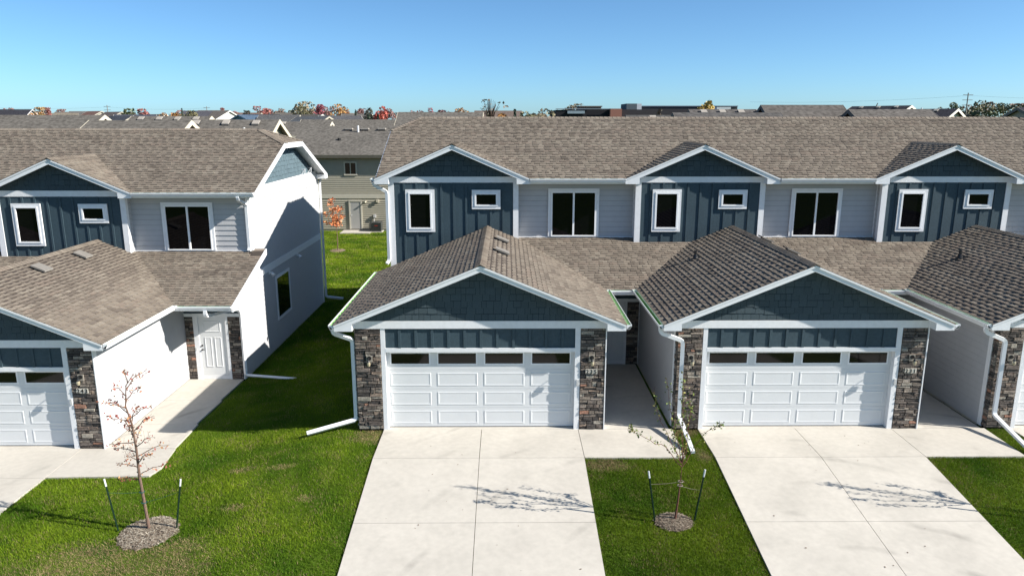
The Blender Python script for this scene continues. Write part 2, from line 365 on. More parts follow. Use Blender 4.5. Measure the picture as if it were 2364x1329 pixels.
def garage_door(root, off):
    y = .155; W_, H_ = 4.88, 2.129
    d = MB(off)
    for k in range(4): d.box(.002, W_-.002, y, y+.04, .03+.525*k, .03+.525*(k+1)-.006)
    d.box(0.002, W_-.002, y+.01, y+.05, .02, 2.12)
    g = d.build('garage_door', 'door', root)
    for r in range(3):
        for c in range(4):
            cx = .61+1.22*c; cz = .285+.525*r; mb = MB(off); w, h = .53, .185
            rings = [(0, y-.0005), (.012, y-.008), (.024, y-.008), (.060, y-.002)]
            vs = []
            for ins, yy in rings: vs += [(cx-w+ins, yy, cz-h+ins), (cx+w-ins, yy, cz-h+ins), (cx+w-ins, yy, cz+h-ins), (cx-w+ins, yy, cz+h-ins)]
            fs = [(i*4+k, i*4+(k+1)%4, i*4+4+(k+1)%4, i*4+4+k) for i in range(3) for k in range(4)]+[(12,13,14,15)]
            mb.add(vs, fs); mb.build('door_panel', 'door', g)
    for c in range(4):
        cx = .61+1.22*c; f = MB(off); a, b, z0, z1 = cx-.49, cx+.49, 1.77, 2.05; t = .035
        f.box(a-t, b+t, y-.012, y, z1, z1+t); f.box(a-t, b+t, y-.012, y, z0-t, z0); f.box(a-t, a, y-.012, y, z0, z1); f.box(b, b+t, y-.012, y, z0, z1); f.build('window_frame', 'vinyl', g)
        MB(off).box(a, b, y-.006, y-.001, z0, z1).build('window_pane', 'gglass', g)
def dwelling(root, k, num=None, left_free=False, right_free=False, simple=False):
    ox = k*PER; off = (ox, 0, 0)
    # --- garage volume
    b = MB(off); b.box(GL+.03, GR-.02, .21, 6.9, -.6, 2.72); b.box(-.1, 4.98, .2, .215, -.05, 2.2)
    b.box(-.11, 5.0, .06, .21, 2.14, 2.78); b.box(GL+.03, -.10, .04, .21, -.3, 2.78); b.box(4.99, GR-.03, .04, .21, -.3, 2.78)
    b.xz([(GL+.03, 2.72), (GR-.03, 2.72), (GR-.03, GZA-GS*(GR-GAX)-.12), (GAX, GZA-.12), (GL+.03, GZA-GS*(GAX-GL)-.12)], .21, 6.9)
    b.build('garage_wall', 'siding', root)
    # stone piers
    for (x0, x1, side) in ((GL, -.118, -1), (5.02, GR, 1)):
        p = MB(off); p.box(x0+.012, x1-.004, .006, .045, -.25, 2.761)
        if side < 0: p.box(x0+.002, x0+.03, .008, .16, -.25, 2.761)
        pr = p.build('stone_pier', 'mortar', root)
        stones(root, pr, (x0+.002, .008, 0), (1,0,0), (0,-1,0), x1-x0-.004, 2.76, off)
        if side < 0: stones(root, pr, (x0+.006, .155, 0), (0,-1,0), (-1,0,0), .16, 2.76, off)
    t = MB(off)
    t.box(-.114, 0, -.006, .16, 0.0, 2.76); t.box(4.88, 5.012, -.006, .16, 0.0, 2.76); t.box(0, 4.88, -.009, .15, 2.129, 2.2345)
    t.build('door_trim', 'trim', root)
    MB(off).box(GL-.028, GL-.004, .165, .32, .0, 2.8).build('corner_board', 'trim', root); MB(off).box(GR+.002, GR+.03, -.03, .13, .0, 2.8).build('corner_board', 'trim', root)
    pn = MB(off).box(0, 4.9, .022, .06, 2.2345, 2.761).build('batten_wall', 'blue', root)
    battens(root, pn, [.372+.418*i for i in range(11)], 2.2345, 2.761, .022, off)
    garage_door(root, off)
    gable(root, off, GXL, GXR, GAX, GZE, GZA, OV, GS, 0, GL, GR, 2.761, 2.96, .165, -.761, 5.652, .2)
    MB(off).box(4.93, 4.99, -.03, -.0065, 1.22, 1.38).build('keypad', 'plaster', root)
    # --- garage roof
    yb = 6.4 if left_free else 6.9
    r = MB(off); slab([(GXL, OV+.01, GZE), (GAX, OV+.01, GZA), (GAX, 6.66, GZA), (GXL, yb, GZE)], .1, mb=r); slab([(GAX, OV+.01, GZA), (GXR, OV+.01, GZE), (GXR, 6.9, GZE), (GAX, 6.66, GZA)], .1, mb=r)
    gr = r.build('garage_roof', 'roofbase', root)
    c, s_ = math.cos(math.atan(GS)), math.sin(math.atan(GS)); vl = (GAX-GXL)/c
    hsP = [(np.array([0,-PS,1.]), PZE-PS*PYE-.015)]
    field(root, 'roof_shingle', gr, 'shingle', (GXL-.012, OV-.02, GZE-.005), (0,1,0), (c,0,s_), (-s_,0,c), yb-OV, vl, .143, (.11,.22), (.025,.012), shcol, [] if left_free else hsP, off, v0off=.0)
    field(root, 'roof_shingle', gr, 'shingle', (GXR+.012, 6.9, GZE-.005), (0,-1,0), (-c,0,s_), (s_,0,c), 6.92-OV, vl, .143, (.11,.22), (.025,.012), shcol, hsP, off)
    ridgecaps(root, gr, (GAX, OV-.02, GZA+.01), (GAX, 6.62, GZA+.01), off, GS, GS)
    for (vy, vx) in ((4.744, 2.83), (2.641, 2.84)):
        z = GZA-GS*(vx-GAX); v = MB(off)
        for a, bb, h0, h1 in ((vx-.0, vx+.36, .03, .11),):
            pts = lambda h: [(vx-.02, vy-.2, z+.02*GS+h), (vx+.36, vy-.2, z-.36*GS+h), (vx+.36, vy+.2, z-.36*GS+h), (vx-.02, vy+.2, z+.02*GS+h)]
            lo_, hi = pts(.055), pts(.10); v.add(lo_+hi, [(0,3,2,1),(4,5,6,7),(0,1,5,4),(1,2,6,5),(2,3,7,6),(3,0,4,7)])
            lo_ = [(vx+.04, vy-.14, z-.04*GS), (vx+.3, vy-.14, z-.3*GS), (vx+.3, vy+.14, z-.3*GS), (vx+.04, vy+.14, z-.04*GS)]; hi = [(p[0],p[1],p[2]+.06) for p in lo_]; v.add(lo_+hi, [(4,5,6,7),(0,1,5,4),(1,2,6,5),(2,3,7,6),(3,0,4,7)])
        v.build('roof_vent', 'ventm', root)
    px, py = .72, 4.44; pz = GZA-GS*(GAX-px)
    if k != 0 or num != '235':
        v = MB(off); v.tube([(px, py, pz-.05), (px, py, pz+.26)], .045, 10); v.add([(px-.16, py-.16, pz-.16*GS+.022), (px+.16, py-.16, pz+.16*GS+.022), (px+.16, py+.16, pz+.16*GS+.022), (px-.16, py+.16, pz-.16*GS+.022)], [(0,1,2,3)]); v.tube([(px, py, pz), (px, py, pz+.14)], [.085,.055], 10); v.build('plumbing_vent', 'black', root)
    gutter(root, (GXL-.015, OV, GZE-.0), (GXL-.015, 6.33 if left_free else PYE-.02, GZE-.0), (-1,0,0), off)
    gutter(root, (GXR+.015, OV, GZE-.0), (GXR+.015, PYE-.02, GZE-.0), (1,0,0), off)
    f = MB(off); f.box(GXL-.012, GXL+.006, OV+.03, 6.3 if left_free else PYE, GZE-.16, GZE-.01); f.box(GXR-.006, GXR+.012, OV+.03, PYE, GZE-.16, GZE-.01)
    f.box(GXL+.006, GL+.02, .03, 6.3 if left_free else PYE, GZE-.175, GZE-.16); f.box(GR-.02, GXR-.006, .03, PYE, GZE-.175, GZE-.16); f.build('soffit', 'trim', root)
    # --- side walls with lap boards
    w = MB(off).box(GL-.012, GL+.03, .32, 6.66, -.5, 2.8).build('side_wall', 'lapshade', root)
    field(root, 'siding_board', w, 'siding', (GL-.012, 6.66, .02), (0,-1,0), (0,0,1), (-1,0,0), 6.34, 2.77, .178, (9,9), (.012,.012), one, (), off, vgap=.008)
    w = MB(off).box(GR-.03, GR+.006, .13, EY, -.5, 2.8).build('side_wall', 'lapshade', root)
    field(root, 'siding_board', w, 'siding', (GR+.006, .13, .02), (0,1,0), (0,0,1), (1,0,0), EY-.13, 2.77, .178, (9,9), (.012,.012), one, (), off, vgap=.008)
    MB(off).box(GL-.02, GL-.013, .32, 6.6, -.3, .02).build('foundation', 'concrete', root)
    # --- entry
    e = MB(off); e.box(GR-.02, 7.5, EY+.03, 7.0, -.5, 3.0); e.build('entry_wall', 'siding', root)
    for x0, x1 in ((GR+.012, 5.945), (7.085, 7.472)):
        p = MB(off); p.box(x0, x1, EY-.01, EY+.03, -.1, 2.142); pr = p.build('stone_pier', 'mortar', root)
        stones(root, pr, (x0, EY-.008, 0), (1,0,0), (0,-1,0), x1-x0, 2.14, off)
    t = MB(off); t.box(5.947, 6.105, EY-.03, EY+.03, 0, 2.142); t.box(6.99, 7.083, EY-.03, EY+.03, 0, 2.142); t.box(GR+.012, 7.474, EY-.034, EY+.03, 2.142, 2.25); t.box(7.474, 7.5, EY-.03, EY+.04, 0, 2.6)
    t.box(6.105, 6.99, EY-.01, EY+.03, 0.0, .12); t.build('door_trim', 'trim', root)
    pn = MB(off).box(GR+.012, 7.474, EY-.012, EY+.03, 2.25, 2.74).build('batten_wall', 'blue', root)
    battens(root, pn, [5.9+.41*i for i in range(4)], 2.25, 2.74, EY-.012, off)
    d = MB(off); d.box(6.108, 6.987, EY+.0, EY+.03, .125, 2.14); dr = d.build('entry_door', 'door', root)
    def dp(x0, x1, z0, z1):
        y = EY; vs = []
        for ins, yy in ((0, y-.0005), (.012, y-.012), (.022, y-.012), (.04, y-.003)): vs += [(x0+ins, yy, z0+ins), (x1-ins, yy, z0+ins), (x1-ins, yy, z1-ins), (x0+ins, yy, z1-ins)]
        MB(off).add(vs, [(i*4+q, i*4+(q+1)%4, i*4+4+(q+1)%4, i*4+4+q) for i in range(3) for q in range(4)]+[(12,13,14,15)]).build('door_panel', 'door', dr)
    dp(6.27, 6.82, 1.62, 2.0); dp(6.27, 6.50, .42, 1.44); dp(6.59, 6.82, .42, 1.44)
    h = MB(off); h.tube([(6.18, EY, 1.16), (6.18, EY-.035, 1.16)], .03, 10); h.tube([(6.18, EY, 1.02), (6.18, EY-.05, 1.02)], .026, 10); h.tube([(6.18, EY-.05, 1.02), (6.27, EY-.055, 1.02)], .009, 6); h.build('door_handle', 'black', dr)
    MB(off).box(5.962, 6.0, EY-.045, EY-.031, 1.0, 1.1).build('doorbell', 'plaster', root)
    # --- porch roof between garages
    x1 = 7.9 if right_free else 9.9
    r = MB(off); zt = PZE+PS*(D2-PYE); slab([(3.3, PYE, PZE), (x1, PYE, PZE), (x1, D2+.02, zt), (3.3, D2+.02, zt)], .1, mb=r); pr = r.build('porch_roof', 'roofbase', root)
    c, s_ = math.cos(math.atan(PS)), math.sin(math.atan(PS))
    hsG = [(np.array([GS,0,1.]), GZA+GS*GAX-.012)]
    if not right_free: hsG.append((np.array([-GS,0,1.]), GZA-GS*(GAX+PER)-.012))
    field(root, 'roof_shingle', pr, 'shingle', (3.3, PYE-.012, PZE-.004), (1,0,0), (0,c,s_), (0,-s_,c), x1-3.3, (D2-PYE)/c, .143, (.11,.22), (.025,.012), shcol, hsG, off, drop=lambda p: p[0]+0 < UWR and p[1] > D1+.05 or p[0] > PER+UWL and p[1] > D1+.05)
    xe = 7.9 if right_free else PER+GXL-.02
    gutter(root, (GXR-.05, PYE-.008, PZE+.0), (xe, PYE-.008, PZE+.0), (0,-1,0), off)
    f = MB(off); f.box(GXR-.1, xe, PYE-.006, PYE+.012, PZE-.15, PZE-.01); f.box(GR, 7.5 if not right_free else 7.9, PYE+.012, EY-.03, PZE-.168, PZE-.152); f.build('soffit', 'trim', root)
    fl = MB(off); fl.box(GR+.03, 7.49, EY-.2, EY-.035, PZE-.30, PZE-.168)
    # --- upper storey: bump-out
    b = MB(off); b.box(UWL+.02, UWR-.02, D1+.03, D2+.1, 3.0, 6.0); b.box(UWL+.05, UWL+.06, D1+.03, D2, 3, 6); 
    b.xz([(UWL+.03, 5.9), (UWR-.03, 5.9), (UWR-.03, UZA-US*(UWR-UAX)-.12), (UAX, UZA-.12), (UWL+.03, UZA-US*(UAX-UWL)-.12)], D1+.03, 9.0)
    b.build('upper_wall', 'siding', root)
    pn = MB(off).box(UWL+.04, UWR-.04, D1-.002, D1+.03, 3.0, 5.93).build('batten_wall', 'blue', root)
    battens(root, pn, [-.312+.4155*i for i in range(9)], 3.1, 5.92, D1-.002, off, z0f=lambda x: max(3.1, GZA-GS*abs(x-GAX)-.02))
    t = MB(off); t.box(UWL, UWL+.165, D1-.026, D1+.004, 3.1 if left_free else 3.9, 5.93); t.box(UWL-.024, UWL+.001, D1-.026, D1+.13, 3.0, 5.93); t.build('corner_board', 'trim', root)
    t = MB(off); t.box(UWR-.155, UWR, D1-.026, D1+.004, 3.9, 5.93); t.box(UWR-.001, UWR+.024, D1-.026, D1+.13, 3.9, 5.93); t.build('corner_board', 'trim', root)
    for x0, x1_, nx in ((UWL, UWL+.02, -1), (UWR-.02, UWR, 1)):
        w = MB(off).box(x0, x1_, D1+.12, D2+.02, 3.0, 5.93).build('side_wall', 'lapshade', root)
        if not (left_free and nx < 0): field(root, 'siding_board', w, 'siding', (UWL if nx < 0 else UWR, D2 if nx < 0 else D1+.13, 3.9), (0,-nx*-1.0,0), (0,0,1), (nx,0,0), .22, 2.02, .178, (9,9), (.016,.016), one, (), off, vgap=.010)
    window(root, -.264, .704, 4.268, 5.690, D1-.020, .095, off); window(root, 1.957, 2.915, 5.037, 5.678, D1-.020, .095, off)
    gable(root, off, UXL, UXR, UAX, UZE, UZA, OV1, US, D1, UWL, UWR, 5.917, 6.112, .18, -.77, 3.454, D1+.2)
    r = MB(off); slab([(UXL, OV1+.01, UZE), (UAX, OV1+.01, UZA), (UAX, 9.2, UZA), (UXL, 6.48, UZE)], .1, mb=r); slab([(UAX, OV1+.01, UZA), (UXR, OV1+.01, UZE), (UXR, 6.48, UZE), (UAX, 9.2, UZA)], .1, mb=r)
    ur = r.build('dormer_roof', 'roofbase', root)
    c, s_ = math.cos(math.atan(US)), math.sin(math.atan(US)); vl = (UAX-UXL)/c; hsM = [(np.array([0,-MS,1.]), MZE-MS*MYE-.012)]
    field(root, 'roof_shingle', ur, 'shingle', (UXL-.012, OV1-.02, UZE-.005), (0,1,0), (c,0,s_), (-s_,0,c), 3.0, vl, .143, (.11,.22), (.025,.012), shcol, hsM, off)
    field(root, 'roof_shingle', ur, 'shingle', (UXR+.012, OV1+2.98, UZE-.005), (0,-1,0), (-c,0,s_), (s_,0,c), 3.0, vl, .143, (.11,.22), (.025,.012), shcol, hsM, off)
    ridgecaps(root, ur, (UAX, OV1-.02, UZA+.01), (UAX, 9.15, UZA+.01), off, US, US)
    # --- recess wall with slider
    w = MB(off).box(UWR, 7.5, D2, D2+.03, 3.9, 5.95).build('recess_wall', 'lapshade', root)
    field(root, 'siding_board', w, 'siding', (UWR, D2, 4.03), (1,0,0), (0,0,1), (0,-1,0), 7.5-UWR, 1.92, .178, (9,9), (.022,.022), one, (), off, vgap=.008)
    window(root, 4.536, 6.271, 4.06, 5.693, D2-.028, .105, off, mull=True, tb=0)
    t = MB(off); t.box(UWR, 7.48, D2-.05, D2, 3.985, 4.045); t.box(7.44, 7.475, D2-.045, D2-.0, 4.04, 5.93); t.build('skirt_trim', 'trim', root)
    # eave between dormers
    xe = 7.9 if right_free else PER+UXL
    gutter(root, (UXR, MYE-.012, MZE+.012), (xe, MYE-.012, MZE+.012), (0,-1,0), off)
    t = MB(off); t.box(UXR-.3, xe, MYE-.01, MYE+.012, MZE-.155, MZE-.008); t.box(UWR-.0, (7.55 if right_free else 7.44), MYE+.012, D2-.005, MZE-.172, MZE-.156); t.build('soffit', 'trim', root)
    # lamps and number
    wall_lamp(root, -.41, 1.965, -.03, off); wall_lamp(root, 5.31, 1.97, -.03, off)
    if num: digits(root, num, 5.31, 1.615, -.03, off)
    MB(off).box(GR+.012, GR+.03, 4.75, 4.83, .62, .74).build('outlet_cover', 'plaster', root)
M['ventm'] = mat('brown_vent_metal', (.20,.185,.165), .6, .3, .1, 10)
def main_roof(root, x0, x1, ks, hipL, hipR):
    b = MB(); b.box(x0+.4, x1-.4, D2+.03, 16.17, -.6, 5.95)
    def endpoly(): return [(D2+.03, 5.9), (16.14, 5.9), (16.14, MZE+.02), (12.3, MZR-.5), (10.35, MZR-.5), (D2+.03, MZE+MS*(D2-MYE)-.12)]
    b.yz(endpoly(), x0+.42, x1-.42); b.build('main_wall', 'siding', root)
    sl = MB(); cut = sorted([(k*PER+UXL+.3, k*PER+UXR-.3) for k in ks]); xs = x0
    segs = []
    for a, c in cut:
        if a > xs: segs.append((xs, a, 0))
        segs.append((max(a, xs), c, 1)); xs = c
    segs.append((xs, x1, 0)); YC = 10.15; zc = MZE+MS*(YC-MYE); YC2 = 2*MYR-YC
    zz = lambda y: MZE+MS*(y-MYE) if y < MYR else MZR-MS*(y-MYR)
    for a, c, bump in segs:
        y0 = 6.78 if bump else MYE
        slab([(a, y0, zz(y0)), (c, y0, zz(y0)), (c, YC, zc), (a, YC, zc)], .1, mb=sl)
    hl = x0+hipL; hr = x1-hipR
    slab([(x0, YC, zc), (x1, YC, zc), (hr, MYR, MZR), (hl, MYR, MZR)], .1, mb=sl)
    slab([(x0, YC2, zc), (hl, MYR, MZR), (hr, MYR, MZR), (x1, YC2, zc)], .1, mb=sl); slab([(x0, YC2, zc), (x1, YC2, zc), (x1, MYB, zz(MYB)), (x0, MYB, zz(MYB))], .1, mb=sl)
    slab([(x1, YC, zc), (x1, YC2, zc), (hr, MYR, MZR)], .1, mb=sl); slab([(x0, YC, zc), (hl, MYR, MZR), (x0, YC2, zc)], .1, mb=sl)
    mr = sl.build('main_roof', 'roofbase', root)
    c, s_ = math.cos(math.atan(MS)), math.sin(math.atan(MS)); vl = (MYR-MYE)/c
    # hip limits: line from (x1,YC,zc) to (hr,MYR): keep left of it
    hs = [(np.array([-1., -(hipR)/(MYR-YC), 0]), -x1-hipR/(MYR-YC)*YC)] ; hs2 = [(np.array([1., -(hipL)/(MYR-YC), 0]), x0-hipL/(MYR-YC)*YC)]
    def drop(p):
        for k in ks:
            ax = k*PER+UAX
            if UZA-US*abs(p[0]-ax) > p[2]+.05 and abs(p[0]-ax) < UAX-UXL: return True
        return False
    for sgn, O, U, V, N in ((1, (x0, MYE-.012, MZE-.005), (1,0,0), (0,c,s_), (0,-s_,c)), (-1, (x1, MYB+.012, zz(MYB)-.005), (-1,0,0), (0,-c,s_), (0,s_,c))):
        if sgn == 1: field(root, 'roof_shingle', mr, 'shingle', O, U, V, N, x1-x0, vl, .143, (.11,.24), (.025,.012), shcol, hs+hs2, drop=drop)
    sl2 = MB(); sl2.add([(x0, MYB, zz(MYB)+.012), (x1, MYB, zz(MYB)+.012), (x1, YC2, zc+.012), (x0, YC2, zc+.012)], [(0,1,2,3)], (.2,.165,.135)); sl2.add([(x0, YC2, zc+.012), (x1, YC2, zc+.012), (hr, MYR, MZR+.012), (hl, MYR, MZR+.012)], [(0,1,2,3)], (.2,.165,.135)); sl2.build('rear_shingles', 'farroof', root)
    for xe, hx, sg, hh in ((x1, hr, 1, hipR), (x0, hl, -1, hipL)):
        v = nrm((-(hh)*sg, 0, MZR-zc)); n = nrm((MZR-zc, 0, hh*sg)) if sg > 0 else nrm((-(MZR-zc), 0, hh)); n = np.array([n[0], 0, abs(n[2])])
        e = (np.array([0, 1., -( (MYR-YC)/(MZR-zc))]), YC-(MYR-YC)/(MZR-zc)*zc); e2 = (np.array([0, -1., -((MYR-YC)/(MZR-zc))]), -YC2-(MYR-YC)/(MZR-zc)*zc)
        field(root, 'roof_shingle', mr, 'shingle', (xe+.012*sg, YC if sg > 0 else YC2, zc-.004), (0, sg, 0), v, n, YC2-YC, math.hypot(hh, MZR-zc), .143, (.11,.22), (.025,.012), shcol, [e, e2])
        ridgecaps(root, mr, (xe, YC, zc+.01), (hx, MYR, MZR+.01), (0,0,0), .2, .2); ridgecaps(root, mr, (xe, YC2, zc+.01), (hx, MYR, MZR+.01), (0,0,0), .2, .2)
        # rake fascia, soffit
        t = .20; f = MB(); xf = xe; d = .028*sg
        f.yz([(MYE-.0, zz(MYE)-.008), (YC, zc-.008), (YC, zc-t), (MYE, zz(MYE)-t)], xf, xf+d); f.yz([(YC, zc-.008), (YC2, zc-.008), (YC2, zc-t), (YC, zc-t)], xf, xf+d); f.yz([(YC2, zc-.008), (MYB, zz(MYB)-.008), (MYB, zz(MYB)-t), (YC2, zc-t)], xf, xf+d)
        f.yz([(MYB, zz(MYB)-t), (MYB-.5, zz(MYB)-t), (MYB-.5, zz(MYB-.5)-t)], xf-.38*sg, xf+d); f.build('rake_fascia', 'metalw', root)
        s2 = MB()
        for ya, yb in ((MYE, YC), (YC, YC2), (YC2, MYB)): s2.prism([(xf, ya, zz(ya)-.106 if ya not in (YC, YC2) else zc-.106), (xf-.42*sg, ya, zz(ya)-.106 if ya not in (YC, YC2) else zc-.106), (xf-.42*sg, yb, zz(yb)-.106 if yb not in (YC, YC2) else zc-.106), (xf, yb, zz(yb)-.106 if yb not in (YC, YC2) else zc-.106)], (0,0,-.012))
        s2.build('soffit', 'trim', root)
        # gable end wall
        xw = xe-.40*sg
        g = MB(); g.yz([(D2, 6.0), (16.17, 6.0), (16.17, zz(16.17)-.13), (YC2, zc-.13), (YC, zc-.13), (D2, zz(D2)-.13)], xw-.02*sg, xw-.002*sg); gw = g.build('gable_wall', 'bluejoint', root)
        lim = [(np.array([0, MS, -1.]), MS*MYE-MZE+.13), (np.array([0, -MS, -1.]), -MS*MYR-MZR+.13), (np.array([0, 0, -1.]), -zc+.13)]
        if sg > 0: field(root, 'wall_shingle', gw, 'bluesh', (xw, D2, 6.15), (0,1,0), (0,0,1), (1,0,0), 9.2, 1.6, .172, (.11,.27), (.014,.012), lambda: tuple(q*1.9 for q in blcol()), lim, jag=.026, gap=.008)  # end-gable shingles lightened: sunlight put into their colour
        MB().box(xw-.002*sg, xw+.022*sg, D2, 16.17, 5.84, 6.15).build('frieze_board', 'trim', root)
        sw = MB().box(xw-.03*sg, xw-.003*sg, D2, 16.17, -.5, 5.86).build('side_wall', 'lapshade', root)
        low = MB()
        if sg > 0:
            low.yz([(EY+.0, -.5), (D2, -.5), (D2, PZE+PS*(D2-PYE)-.1), (EY, PZE+PS*(EY-PYE)-.1)], xw-.03, xw-.003)
            low.build('side_wall', 'lapshade', root)
            field(root, 'siding_board', sw, 'siding', (xw-.003, D2, .02), (0,1,0), (0,0,1), (1,0,0), 16.17-D2, 5.82, .178, (9,9), (.016,.016), one, vgap=.012)
            field(root, 'siding_board', sw, 'siding', (xw-.003, EY, .02), (0,1,0), (0,0,1), (1,0,0), D2-EY, 3.9, .178, (9,9), (.016,.016), one, [(np.array([0, PS, -1.]), PS*PYE-PZE+.1)], vgap=.008)
            MB().box(xw+.008, xw+.03, 7.3, 16.17, 3.01, 3.27).build('band_board', 'trim', root)
            MB().box(xw-.0, xw+.026, EY-.01, EY+.13, 0, 3.25).build('corner_board', 'trim', root); MB().box(xw, xw+.026, 16.06, 16.2, -.1, 5.85).build('corner_board', 'trim', root); t2 = MB(); t2.box(xw, xw+.026, D2-.03, D2+.1, 4.05, 5.85); t2.box(xw-.12, xw+.001, D2-.03, D2, 4.05, 5.9); t2.build('corner_board', 'trim', root)
            MB().box(xw-.02, xw+.004, EY, 16.15, -.4, .02).build('foundation', 'concrete', root)
            # porch rake
            p = MB(); p.yz([(PYE-.01, PZE+.004), (D2+.14, PZE+PS*(D2+.14-PYE)+.004), (D2+.14, PZE+PS*(D2+.14-PYE)-.2), (PYE-.01, PZE-.2)], x1, x1+.03); p.build('rake_fascia', 'metalw', root)
            p = MB(); p.prism([(x1-.4, PYE+.02, PZE-.106), (x1, PYE+.02, PZE-.106), (x1, D2+.14, PZE+PS*(D2+.14-PYE)-.106), (x1-.4, D2+.14, PZE+PS*(D2+.14-PYE)-.106)], (0,0,-.012)); p.build('soffit', 'trim', root)
            q = MB(); q.prism([(x1-.4, D2, PZE+PS*(D2-PYE)-.002), (x1, D2, PZE+PS*(D2-PYE)-.002), (x1, D2+.14, PZE+PS*(D2+.14-PYE)), (x1-.4, D2+.14, PZE+PS*(D2+.14-PYE))], (0,0,-.1), (.2,.165,.135)); q.build('porch_roof', 'shingle', root)
            # side window and flood lights
            wn = MB(); a, b_, c0, c1 = 9.15, 10.9, .97, 2.67; tw = .1
            wn.box(xw+.006, xw+.045, a, b_, c1-tw, c1); wn.box(xw+.006, xw+.045, a, b_, c0, c0+tw); wn.box(xw+.006, xw+.043, a, a+tw, c0+tw, c1-tw); wn.box(xw+.006, xw+.043, b_-tw, b_, c0+tw, c1-tw); wo = wn.build('window', 'trim', root)
            MB().box(xw+.009, xw+.024, a+tw, b_-tw, c0+tw, c1-tw).build('window_pane', 'glass', wo)
            for ly in (8.5, 12.15):
                lm = MB(); lm.box(xw+.01, xw+.05, ly-.06, ly+.06, 2.9, 3.0); lo2 = lm.build('flood_light', 'metalw', root)
                MB().tube([(xw+.05, ly, 2.95), (xw+.10, ly, 2.95), (xw+.19, ly-.05, 2.86)], [.03,.045,.075], 10).build('lamp_shade', 'metalw', lo2)
            for ly in (13.6, 14.6):
                br = MB(); br.tube([(xw+.02, ly, 6.16), (xw+.18, ly, 6.38)], .018, 6); br.tube([(xw+.02, ly, 6.16), (xw+.16, ly-.02, 6.16), (xw+.18, ly, 6.38), (xw+.03, ly, 6.36)], .014, 6); br.build('wall_bracket', 'metalw', root)
        else:
            MB().box(xw-.026, xw+.0, 16.06, 16.2, -.1, 5.85).build('corner_board', 'trim', root)
            field(root, 'siding_board', sw, 'siding', (xw+.003, 16.06, .02), (0,-1,0), (0,0,1), (-1,0,0), 16.06-6.9, 5.82, .178, (9,9), (.016,.016), one, vgap=.008)
            MB().box(xw-.02, xw+.004, 6.9, 16.15, -.4, .02).build('foundation', 'concrete', root)
    ridgecaps(root, mr, (hl, MYR, MZR+.01), (hr, MYR, MZR+.01), (0,0,0), MS, MS, step=.17)
# ------------------------------------------------------------ right row (235, 231, next)
R = empty('townhouse_row', (0,0,0), label='townhouse row with garages numbered 235 and 231, grey shingle roofs and slate blue gables', category='townhouses')
main_roof(R, -1.20, 24.466, (0,1,2), 1.0, 1.25)
dwelling(R, 0, '235', left_free=True); dwelling(R, 1, '231'); dwelling(R, 2, None, right_free=True)
Lf = empty('townhouse_row', (-13.088, -.1404, -.4443), label='townhouse row at the left with house number 243 and a sunlit white side wall', category='townhouses')
main_roof(Lf, -10.2, 7.9, (-1,0), 1.25, 1.25)
dwelling(Lf, -1, None, left_free=True); dwelling(Lf, 0, '243', right_free=True)
# downspouts
for k in (0,1,2):
    o = (k*PER, 0, 0)
    x = -.84 if k == 0 else -.66
    yy = .06 if k == 0 else -.10
    downspout(R, [(-1.27, -.2, 2.83), (-1.27, -.2, 2.70), (x, yy, 2.45), (x, yy, .26 if k == 0 else .42), ((-2.05, -.34, .05) if k == 0 else (-.62, -1.52, .05))], o)
downspout(R, [(-1.30, 6.5, 5.96), (-1.30, 6.5, 5.86), (-.88, 6.6, 5.62), (-.88, 6.6, 3.28), (-.95, 6.5, 3.2)], (0,0,0))
gutter(R, (UXL-.01, OV1, UZE), (UXL-.01, 6.95, UZE), (-1,0,0), (0,0,0))
downspout(Lf, [(7.38, 6.30, 5.96), (7.38, 6.30, 5.84), (7.42, 6.93, 5.62), (7.42, 6.93, 4.1), (7.42, 6.85, 4.05)], (0,0,0))
downspout(Lf, [(7.12, 3.56, 2.8), (7.12, 3.56, 2.62), (7.45, 5.22, 2.42), (7.56, 5.25, 2.35), (7.56, 5.25, .16), (9.25, 5.15, .06)], (0,0,0))
downspout(Lf, [(7.65, 16.5, 5.96), (7.6, 16.5, 5.8), (7.6, 16.25, 5.6), (7.6, 16.25, .2), (8.35, 16.5, .05)], (0,0,0))
flush(); PM.clear()
